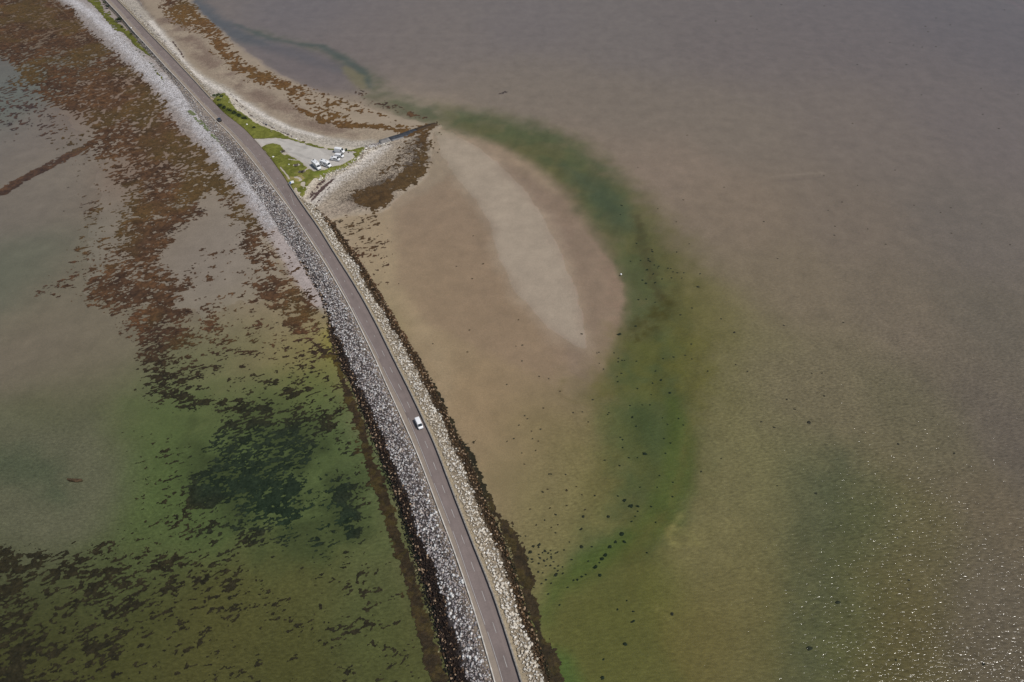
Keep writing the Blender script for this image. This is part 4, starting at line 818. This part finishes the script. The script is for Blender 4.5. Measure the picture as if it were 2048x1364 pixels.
for i, (px, py, rp, br) in enumerate(A):
    p = P(px, py, 0.0); dep = vis(p[0], p[1], 0)[2]; r_ = max(.28, rp * dep / F * 1.0)
    o = bpy.data.objects.new("weedy_stone", (smb[i % 4] if br else sm[i % 8])); C.objects.link(o)
    zg = float(zground(np.array([p[0]]), np.array([p[1]]))[0]); o.location = (p[0], p[1], zg + .02); a_ = rnd.uniform(-.5, .9)
    o.rotation_euler = (0, 0, a_); o.scale = (r_ * rnd.uniform(.9, 1.4), r_ * rnd.uniform(.7, 1.2), r_ * .9)
    lb, gr = zone_label(px, py, br, rp > 3); tag(o, lb, 'stone', gr + (' brown' if br else ' dark') + (' large' if rp > 3 else ' small'))
p = P(148, 960, 0); o = bpy.data.objects.new("weedy_stone", smb[2]); C.objects.link(o); o.location = (p[0], p[1], float(zground(np.array([p[0]]), np.array([p[1]]))[0]) + .1); o.scale = (2.2, .8, 1.2); o.rotation_euler = (0, 0, -.05)
tag(o, 'lone long reddish brown weedy rock in the grey green shallows at left', 'stone')

# ------------------------------------------------------------------ slipway
def box_bm(bm, x0, x1, y0, y1, z0, z1, bevel=0.0, mi=0, M=None):
    g_ = bmesh.ops.create_cube(bm, size=1); vs = g_['verts']
    for v in vs: v.co = Vector((x0 + (v.co.x + .5) * (x1 - x0), y0 + (v.co.y + .5) * (y1 - y0), z0 + (v.co.z + .5) * (z1 - z0)))
    if bevel: bmesh.ops.bevel(bm, geom=list({e for v in vs for e in v.link_edges}), offset=bevel, segments=2, affect='EDGES')
    return vs
def obj_bm(name, bm, mat, parent=None, loc=None, smooth=False):
    me = bpy.data.meshes.new(name); bm.normal_update()
    if smooth:
        for f_ in bm.faces: f_.smooth = True
    bm.to_mesh(me); bm.free(); me.materials.append(mat); o = bpy.data.objects.new(name, me); C.objects.link(o)
    if parent: o.parent = parent
    if loc: o.location = loc
    return o
top = [(748,286),(776,276),(803,267),(822,259),(855,248),(869,243.5)]; bot = [(752,292),(783,283),(808,275.5),(837,267.5),(860,256),(877,249)]; zs = [1.35, 1.0, .75, .55, .3, .12]
sl_e = empty("slipway", P(800, 275, .5)); tag(sl_e, 'straight stone slipway running from the spit down to the green channel', 'slipway')
def slab(name, i0, i1, mat, par, n_=24, up=0.0):
    base = Vector(par.location); V = []; Fq = []; ts = np.linspace(i0, i1, n_)
    for k, t in enumerate(ts):
        i = min(int(t), 4); u = t - i; tp = np.array(P(top[i][0] * (1 - u) + top[i + 1][0] * u, top[i][1] * (1 - u) + top[i + 1][1] * u, .6)); bt = np.array(P(bot[i][0] * (1 - u) + bot[i + 1][0] * u, bot[i][1] * (1 - u) + bot[i + 1][1] * u, .6)); z = zs[i] * (1 - u) + zs[i + 1] * u + up
        for q_, zq in ((tp, -.6), (tp, z), (bt, z), (bt, -.6)): V.append((q_[0] - base.x, q_[1] - base.y, zq - base.z + .04 * rnd.random()))
        if k: b0 = 4 * k; Fq += [(b0 - 4 + j, b0 + j, b0 + j + 1, b0 - 3 + j) for j in range(3)]
    Fq += [(0, 1, 2, 3), (len(V) - 1, len(V) - 2, len(V) - 3, len(V) - 4)]
    return mesh_np(name, V, Fq, mat, parent=par)
slab("concrete_head", .35, 1.0, M_slabg, sl_e, 8); slab("wet_ramp", 1.02, 3.2, M_slab, sl_e, 20); slab("weedy_toe", 3.22, 5, M_weedyb, sl_e, 16, .05)

# ------------------------------------------------------------------ shrubs
def shrub(px, py, z, r, h, mat, label, group=None, n_=260, sx=1.0, rz=0.0):
    p = P(px, py, z); zg = float(zground(np.array([p[0]]), np.array([p[1]]))[0]); zg = max(zg, z - .6)
    e_ = empty("shrub", (p[0], p[1], zg), rz); tag(e_, label, 'shrub', group)
    r_ = np.random.RandomState(int(px * 7 + py)); bm = bmesh.new()
    for i in range(5):
        a = i * 1.26 + r_.rand(); x_, y_ = math.cos(a) * r * .5 * sx, math.sin(a) * r * .5
        vs = [bm.verts.new(c) for c in ((-.04, 0, 0), (.04, 0, 0), (0, .05, 0))]; t_ = bm.verts.new((x_, y_, h * .7))
        for k in range(3): bm.faces.new((vs[k], vs[(k + 1) % 3], t_))
    obj_bm("stem", bm, M_bark, e_)
    V = []; Fq = []
    lobes = [(r_.uniform(-.5, .5) * r * sx, r_.uniform(-.5, .5) * r, r_.uniform(.45, .7) * r) for _ in range(6)]
    for i in range(n_):
        lx, ly, lr = lobes[i % 6]; v = r_.randn(3); v /= np.linalg.norm(v); v[2] = abs(v[2]); k = lr * r_.uniform(.65, 1.08)
        c = np.array([lx + v[0] * k * sx, ly + v[1] * k, .15 * h + v[2] * k * h / r * .95]); s_ = r_.uniform(.12, .26) * max(.6, r / 1.6)
        u1 = r_.randn(3); u1 /= np.linalg.norm(u1); u2 = np.cross(u1, v + .1 * r_.randn(3)); u2 /= np.linalg.norm(u2) + 1e-6
        b0 = len(V); V += [c - u1 * s_, c - u2 * s_ * .7, c + u1 * s_, c + u2 * s_ * .7]; Fq.append((b0, b0 + 1, b0 + 2, b0 + 3))
    mesh_np("crown", np.array(V), Fq, mat, parent=e_); return e_
shrub(237, 39, 2.2, 2.0, 2.4, M_leafd, 'large round dark bush beside the road at top left', n_=700)
shrub(213, 12, 2.2, 1.8, 1.4, M_leafd, 'olive brown bush at the top edge left of the road', n_=400)
shrub(207, 4, 2.2, 1.5, 1.2, M_leaf, 'green bush at the very top edge left of the road', n_=300)
shrub(243, 52, 2.0, 1.0, 1.0, M_leafd, 'small dark bush just below the large round bush at top left')
shrub(262, 66, 2.0, 1.0, .8, M_leafd, 'small dark bush by the kerb beside the white post sign')
shrub(303, 66, 1.8, 1.2, .8, M_leaf, 'low olive bush on the beach side of the wall at top left', sx=1.4, rz=-.8)
shrub(310, 72, 1.8, 1.1, .8, M_leafd, 'low dark green bush on the beach side of the wall, nearest the road wall bend', sx=1.3, rz=-.8)
for i, (a, b, r_, m_) in enumerate([(428,190,1.5,M_leaf),(436,188,1.7,M_leaf),(444,193,1.6,M_leaf),(439,200,1.5,M_leaf)]):
    shrub(a, b, ZS, r_, .9, m_, ['leftmost pale green bush of the clump at the north end of the spit','topmost green bush of the clump at the north end of the spit','rightmost bush of the clump at the north end of the spit','lowest bush of the clump at the north end of the spit'][i], 'bushes at the north end of the spit', n_=320)
hl = ['first and northernmost dark bush in the hedge beside the road','second dark bush in the hedge beside the road on the spit','third dark bush in the hedge beside the road on the spit','fourth dark bush in the hedge beside the road on the spit','fifth dark bush in the hedge beside the road on the spit','last and southernmost dark bush in the hedge beside the road']
for i, (a, b) in enumerate([(440,211),(449,216),(458,221),(468,226),(478,232),(489,237)]): shrub(a, b, ZS, 1.5, 1.2, M_leafd, hl[i], 'hedge of dark bushes by the road', n_=320, sx=1.5, rz=-.75)
shrub(509, 255, ZS, 1.3, .7, M_leafd, 'low dark bush alone on the grass north of the car park turning')
for i, (a, b) in enumerate([(273,100),(279,103),(287,111),(302,127),(306,133),(311,140),(319,150),(325,158),(378,186)]):
    shrub(a, b, 1.6, .8, .6, M_leafg if i % 2 else M_leaf, ['olive tuft', 'grey green tuft'][i % 2] + ' on the white stones, number %s down from the grass strip' % ['one','two','three','four','five','six','seven','eight','nine'][i] if i < 8 else 'tiny tuft at the kerb halfway down to the dark car', 'tufts on the white beach', n_=120)

# ------------------------------------------------------------------ vehicles
def vehicle(name, label, cat, px, py, z, ang, L, W, Hh, kind, paint):
    p = P(px, py, z); root = empty(name, (p[0], p[1], z), ang); tag(root, label, cat)
    hw = W / 2
    if kind == 'van':      st = [(-.5, .55, .94, .9), (-.49, .35, 1, .97), (-.3, .3, 1, 1), (.14, .3, 1, 1), (.2, .3, 1, .975), (.375, .3, 1, .60), (.46, .32, .95, .5), (.495, .38, .86, .40), (.5, .45, .8, .36)]
    elif kind == 'tall':   st = [(-.5, .5, .95, .93), (-.49, .35, 1, .98), (-.3, .3, 1, 1), (.18, .3, 1, 1), (.235, .3, 1, .96), (.375, .3, 1, .53), (.46, .32, .94, .44), (.495, .38, .86, .34), (.5, .45, .8, .3)]
    elif kind == 'home':   st = [(-.5, .5, .97, .96), (-.49, .35, 1, .985), (0, .32, 1, 1), (.2, .32, 1, 1), (.29, .32, .97, .93), (.30, .32, .95, .80), (.39, .3, .93, .47), (.47, .32, .9, .38), (.495, .38, .84, .3), (.5, .45, .8, .26)]
    else:                  st = [(-.5, .5, .88, .55), (-.47, .35, .96, .66), (-.42, .3, 1, .74), (-.3, .28, 1, .97), (-.05, .28, 1, 1), (.06, .28, 1, .96), (.24, .28, 1, .66), (.42, .3, .97, .56), (.48, .34, .9, .46), (.5, .45, .82, .38)]
    xs = [s_[0] * L for s_ in st]; ws = [s_[2] * hw for s_ in st]; zb = [s_[1] for s_ in st]; zt = [s_[3] * Hh for s_ in st]
    th = .90 if kind in ('van', 'tall') else (.97 if kind == 'home' else .80); belt = {'van': .56, 'tall': .48, 'home': .5, 'car': .62}[kind] * Hh
    def sec(x):
        w_, b_, t_ = np.interp(x, xs, ws), np.interp(x, xs, zb), np.interp(x, xs, zt); r = min(.16, .3 * (t_ - b_))
        bl = min(belt, t_ - r * 1.2); k = 1 - (1 - th) * np.clip((t_ - belt) / (Hh - belt + .01), 0, 1); wt = w_ * k
        half = [(w_ * .92, b_), (w_, b_ + .12), (w_, max(bl, b_ + .16)), (wt, max(t_ - r, b_ + .2)), (wt - r * .35, t_ - r * .3), (wt - r, t_), (wt * .4, t_ + .02)]
        return half
    bm = bmesh.new(); rings = []
    fx = sorted(set(xs + list(np.linspace(xs[2], xs[-2], 14))))
    for x in fx:
        h_ = sec(x); ring = [bm.verts.new((x, -a, b)) for a, b in h_] + [bm.verts.new((x, a, b)) for a, b in h_[::-1]]; rings.append(ring)
    for r0, r1 in zip(rings[:-1], rings[1:]):
        n_ = len(r0)
        for k in range(n_): bm.faces.new((r0[k], r1[k], r1[(k + 1) % n_], r0[(k + 1) % n_]))
    bm.faces.new(rings[0][::1]); bm.faces.new(rings[-1][::-1]); bmesh.ops.recalc_face_normals(bm, faces=bm.faces)
    obj_bm("body", bm, paint, root, smooth=False)
    def topz(x): return float(np.interp(x, xs, zt))
    def wid_top(x): return sec(x)[3][0]
    def panel_top(nm, x0, x1, f0, mat, lift=.03, y0=None, y1=None, par=root, th_=.03):
        bm = bmesh.new(); n_ = 5; rows = []
        for i in range(n_):
            x = x0 + (x1 - x0) * i / (n_ - 1); wv = wid_top(x) * f0; a, b = (-wv, wv) if y0 is None else (y0, y1)
            rows.append([bm.verts.new((x, a, topz(x) + lift)), bm.verts.new((x, b, topz(x) + lift))])
        for r0, r1 in zip(rows[:-1], rows[1:]): bm.faces.new((r0[0], r1[0], r1[1], r0[1]))
        g_ = bmesh.ops.extrude_face_region(bm, geom=bm.faces[:]); 
        for v in [v for v in g_['geom'] if isinstance(v, bmesh.types.BMVert)]: v.co.z -= th_
        bmesh.ops.recalc_face_normals(bm, faces=bm.faces); return obj_bm(nm, bm, mat, par)
    def panel_side(nm, x0, x1, z0, z1, side, mat):
        bm = bmesh.new(); q_ = []
        for x, zz in ((x0, z0), (x1, z0), (x1, z1), (x0, z1)):
            h_ = sec(x); zq = min(zz, h_[3][1] - .02); yw = np.interp(zq, [h_[1][1], h_[2][1], h_[3][1]], [h_[1][0], h_[2][0], h_[3][0]]); q_.append((x, side * (yw + .012), zq))
        vs = [bm.verts.new(c) for c in q_] + [bm.verts.new((c[0], c[1] - side * .04, c[2])) for c in q_]
        for f_ in ((0, 1, 2, 3), (7, 6, 5, 4), (0, 4, 5, 1), (1, 5, 6, 2), (2, 6, 7, 3), (3, 7, 4, 0)): bm.faces.new([vs[k] for k in f_])
        bmesh.ops.recalc_face_normals(bm, faces=bm.faces); return obj_bm(nm, bm, mat, root)
    def box(nm, x0, x1, y0, y1, z0, z1, mat, bev=.02, par=root): 
        bm = bmesh.new(); box_bm(bm, x0, x1, y0, y1, z0, z1, bev); return obj_bm(nm, bm, mat, par)
    wr_ = .34 if kind != 'car' else .31
    if kind == 'van': panel_top("windscreen", .215 * L, .365 * L, .84, M_glass)
    elif kind == 'tall': panel_top("windscreen", .245 * L, .365 * L, .84, M_glass)
    elif kind == 'home': panel_top("windscreen", .312 * L, .385 * L, .86, M_glass)
    else: panel_top("windscreen", .075 * L, .225 * L, .82, M_glass); panel_top("rear_window", -.40 * L, -.31 * L, .8, M_glass)
    for sd_ in (-1, 1):
        if kind == 'van':
            panel_side("cab_window", .1 * L, .27 * L, belt, .86 * Hh, sd_, M_glass)
            if 'camper' in name: panel_side("side_window", -.16 * L, .07 * L, belt, .84 * Hh, sd_, M_glass)
        elif kind == 'tall': panel_side("cab_window", .15 * L, .285 * L, belt, .76 * Hh, sd_, M_glass)
        elif kind == 'home':
            panel_side("cab_window", .22 * L, .32 * L, .43 * Hh, .62 * Hh, sd_, M_glass); panel_side("side_window", -.08 * L, .1 * L, .52 * Hh, .74 * Hh, sd_, M_glass); panel_side("side_window", -.42 * L, -.3 * L, .52 * Hh, .72 * Hh, sd_, M_glass)
            panel_side("stripe", -.48 * L, .2 * L, .33 * Hh, .38 * Hh, sd_, M_grey)
        else: panel_side("side_window", -.26 * L, .1 * L, belt + .03, .9 * Hh, sd_, M_glass)
        for xw in (-.3 * L, .33 * L):
            bm = bmesh.new(); bmesh.ops.create_cone(bm, cap_ends=True, segments=18, radius1=wr_, radius2=wr_, depth=.22, matrix=Matrix.Translation((xw, sd_ * (hw - .12), wr_)) @ Matrix.Rotation(math.pi / 2, 4, 'X'))
            wh = obj_bm("wheel", bm, M_black, root)
            bm = bmesh.new(); bmesh.ops.create_cone(bm, cap_ends=True, segments=12, radius1=wr_ * .6, radius2=wr_ * .55, depth=.05, matrix=Matrix.Translation((xw, sd_ * (hw - .0), wr_)) @ Matrix.Rotation(math.pi / 2, 4, 'X')); obj_bm("rim", bm, M_metal, wh)
        box("wing_mirror", .25 * L if kind != 'car' else .08 * L, .25 * L + .16 if kind != 'car' else .08 * L + .14, sd_ * (hw + .02), sd_ * (hw + .22), belt - .05, belt + .17, M_black if kind != 'car' else paint)
        box("headlight", .455 * L, .488 * L, sd_ * hw * .6, sd_ * hw * .88, topz(.47 * L) - .12, topz(.47 * L) + .035, M_lamp)
        box("tail_light", -.503 * L, -.49 * L, sd_ * hw * .8, sd_ * hw * .93, .8, 1.15 if kind != 'car' else .95, M_red, .01)
    box("front_bumper", .47 * L, .507 * L, -hw * .82, hw * .82, .32, .52, M_black if kind != 'car' else paint, .04)
    box("rear_bumper", -.51 * L, -.485 * L, -hw * .86, hw * .86, .36, .52, M_black, .03)
    if kind == 'home':
        for (x0, x1, y0, y1, m_) in [(-.44, -.35, -.55, .5, M_glass), (-.2, -.12, -.3, .25, M_plastic), (-.03, .05, .1, .6, M_grey), (.1, .2, -.45, .45, M_plastic)]: box("roof_vent", x0 * L, x1 * L, y0, y1, Hh + .0, Hh + .12, m_)
        bm = bmesh.new(); box_bm(bm, -.35 * L, .15 * L, hw - .0, hw + .14, Hh * .88, Hh * .95, .02); obj_bm("awning", bm, M_plastic, root)
    if 'camper' in name: box("roof_panel", -.42 * L, -.25 * L, -.35, .45, Hh + .0, Hh + .07, M_glass)
    return root
r = math.radians
vehicle("motorhome", 'white motorhome with dark roof skylight, standing apart at the left end of the parked row', 'motorhome', 634, 335, ZS + .06, r(-52), 6.5, 2.2, 3.0, 'home', M_white)
vehicle("motorhome", 'white motorhome with grey side windows, second from left in the parked row', 'motorhome', 652.5, 331.5, ZS + .06, r(-33), 6.1, 2.15, 2.75, 'home', M_white)
vehicle("camper_van", 'white camper van with black side windows and dark roof panel, third in the parked row', 'van', 671.5, 320.5, ZS + .06, r(-13), 4.6, 1.8, 1.9, 'van', M_white)
vehicle("small_van", 'plain white panel van half hidden between the camper van and the tall van', 'van', 679.5, 314, ZS + .06, r(-15), 4.4, 1.8, 1.8, 'van', M_white)
vehicle("tall_van", 'tall white high-roofed panel van, farthest in the car park by the turf edge', 'van', 680, 305, ZS + .06, r(-14), 5.1, 2.0, 2.6, 'tall', M_white)
def road_ang(px, py, back=False):
    s = S_at(px, py); a = math.atan2(np.interp(s, Sg, TY), np.interp(s, Sg, TX)); return a + (math.pi if back else 0)
vehicle("van", 'white van driving alone on the causeway road towards the bottom of the photo', 'van', 838.5, 850, ZR + .06, road_ang(838, 850), 4.3, 1.72, 1.8, 'van', M_white)
vehicle("car", 'small dark blue hatchback driving on the road near the spit', 'car', 439, 241, ZR + .06, road_ang(439, 241, True), 3.9, 1.75, 1.5, 'car', M_dark)

# ------------------------------------------------------------------ small things
def picnic(px, py, label, rz):
    p = P(px, py, ZS); e_ = empty("picnic_table", (p[0], p[1], ZS + .12), rz); tag(e_, label, 'picnic table', 'picnic tables on the grass')
    def b(nm, *a):
        bm = bmesh.new(); box_bm(bm, *a, .01); return obj_bm(nm, bm, M_wood, e_)
    b("table_top", -.95, .95, -.38, .38, .70, .76); b("bench", -.95, .95, -.85, -.6, .42, .47); b("bench", -.95, .95, .6, .85, .42, .47)
    for x in (-.65, .65):
        bm = bmesh.new(); box_bm(bm, x - .04, x + .04, -.8, .8, .34, .42)
        for sgn in (-1, 1):
            vs = box_bm(bm, x + .04, x + .12, -.05, .05, 0, .7)
            for v in vs: v.co.y += sgn * (.62 - .45 * v.co.z / .7)
        obj_bm("leg_frame", bm, M_wood, e_)
picnic(567, 304, 'weathered picnic table on a bare patch at the north corner of the grass triangle', .5)
picnic(593, 332, 'weathered picnic table in the middle of the grass, left of the motorhomes', .1)
picnic(602, 345, 'weathered picnic table at the end of the short path below the left motorhome', 0)
picnic(606.5, 344.5, 'second picnic table close against the one at the end of the short path', .9)
def sign(px, py, label, wd, hg, zc, mat, rz, posts=2, plate=None):
    p = P(px, py, ZS); e_ = empty("sign_board", (p[0], p[1], ZS + .1), rz); tag(e_, label, 'sign')
    bm = bmesh.new(); box_bm(bm, -wd / 2, wd / 2, -.03, .03, zc - hg / 2, zc + hg / 2, .01)
    for v in bm.verts: v.co.y += (v.co.z - zc) * .45
    obj_bm("panel", bm, mat, e_)
    for x in ([0] if posts == 1 else [-wd / 2 + .1, wd / 2 - .1]):
        bm = bmesh.new(); bmesh.ops.create_cone(bm, cap_ends=True, segments=10, radius1=.04, radius2=.04, depth=zc, matrix=Matrix.Translation((x, .06, zc / 2))); obj_bm("post", bm, M_metal, e_)
    if plate:
        bm = bmesh.new(); box_bm(bm, -plate / 2, plate / 2, -.05, -.01, zc - hg / 2 - .45, zc - hg / 2 - .05, .01); obj_bm("plate", bm, M_sign, e_)
sign(586, 370, 'wide white information board at the roadside tip of the grass', 1.5, 1.0, 1.6, M_sign, .35)
sign(582.5, 373, 'blue road sign with white plate beside the white information board', .7, .7, 2.0, M_blue, .2, 1, .7)
sign(264.5, 60.5, 'small white sign on a post left of the road at top left', .7, .6, 1.6, M_sign, .3, 1)
def small_rock(px, py, z, r_, label, mat, name="boulder", cat='boulder'):
    p = P(px, py, z); bm = bmesh.new(); bmesh.ops.create_icosphere(bm, subdivisions=2, radius=r_); rr = random.Random(int(px))
    for v in bm.verts: v.co *= rr.uniform(.85, 1.12); v.co.z *= .75
    zg = max(float(zground(np.array([p[0]]), np.array([p[1]]))[0]), z - .5); o = obj_bm(name, bm, mat, None, (p[0], p[1], zg + r_ * .4)); tag(o, label, cat); return o
M_wrock = mat_plain("white_rock", (.72, .70, .67), rough=.8, grain=.1, bump=.4)
small_rock(578, 329.5, ZS, .4, 'small white painted stone alone in the middle of the grass triangle', M_wrock)
small_rock(546.5, 314.5, ZS, .55, 'pale boulder on the grass at the road edge', M_wrock)
small_rock(639, 358.5, 1.6, .55, 'bright white boulder at the lower end of the stone edging under the turf', M_wrock)
small_rock(592.5, 280, 1.9, .5, 'bright white boulder on the beach above the car park verge', M_wrock)
small_rock(533, 252, 1.6, .7, 'dark grey boulder on the beach edge beside the northern turf', M_slab)
small_rock(494, 249.5, ZS, .5, 'pale boulder on the turf near the hedge', M_wrock)
# litter bin
p = P(693, 302, ZS); e_ = empty("litter_bin", (p[0], p[1], ZS + .1), .3); tag(e_, 'dark green bin on the turf strip just in front of the tall white van', 'bin')
bm = bmesh.new(); vs = box_bm(bm, -.45, .45, -.4, .4, .05, 1.1, .04)
for v in bm.verts: v.co.x *= .8 + .2 * v.co.z / 1.1; v.co.y *= .8 + .2 * v.co.z / 1.1
obj_bm("bin_body", bm, M_bin, e_); bm = bmesh.new(); box_bm(bm, -.5, .5, -.45, .45, 1.1, 1.2, .03); obj_bm("lid", bm, M_bin, e_)
small_rock(697, 305.5, ZS, .4, 'small dark stone on the gravel beside the green bin', M_wood)
# buoy in the channel
p = P(1242, 549, 0); bm = bmesh.new(); bmesh.ops.create_uvsphere(bm, u_segments=16, v_segments=10, radius=.38); bmesh.ops.create_cone(bm, cap_ends=True, segments=10, radius1=.09, radius2=.06, depth=.25, matrix=Matrix.Translation((0, 0, .45)))
tag(obj_bm("mooring_buoy", bm, M_buoy, None, (p[0], p[1], .12), True), 'tiny white mooring buoy floating at the left edge of the green channel', 'buoy')
# marker post behind the parapet
s = S_at(912, 997); x_, y_ = at_sd(np.array([s]), np.array([f_RW(s) + .62])); bm = bmesh.new(); bmesh.ops.create_cone(bm, cap_ends=True, segments=8, radius1=.07, radius2=.06, depth=1.9, matrix=Matrix.Translation((0, 0, .95)))
e_ = empty("marker_post", (float(x_[0]), float(y_[0]), ZR - .15)); tag(e_, 'slim dark marker post standing just behind the parapet wall below the white van', 'post'); obj_bm("post", bm, M_wood, e_)
bm = bmesh.new(); box_bm(bm, -.16, .16, -.02, .02, 1.6, 1.9, .01); obj_bm("plate", bm, M_wood, e_)
print("verts", sum(len(o.data.vertices) for o in bpy.data.objects if o.type == 'MESH'), "s", s_spit0, s_spit1, STOT)
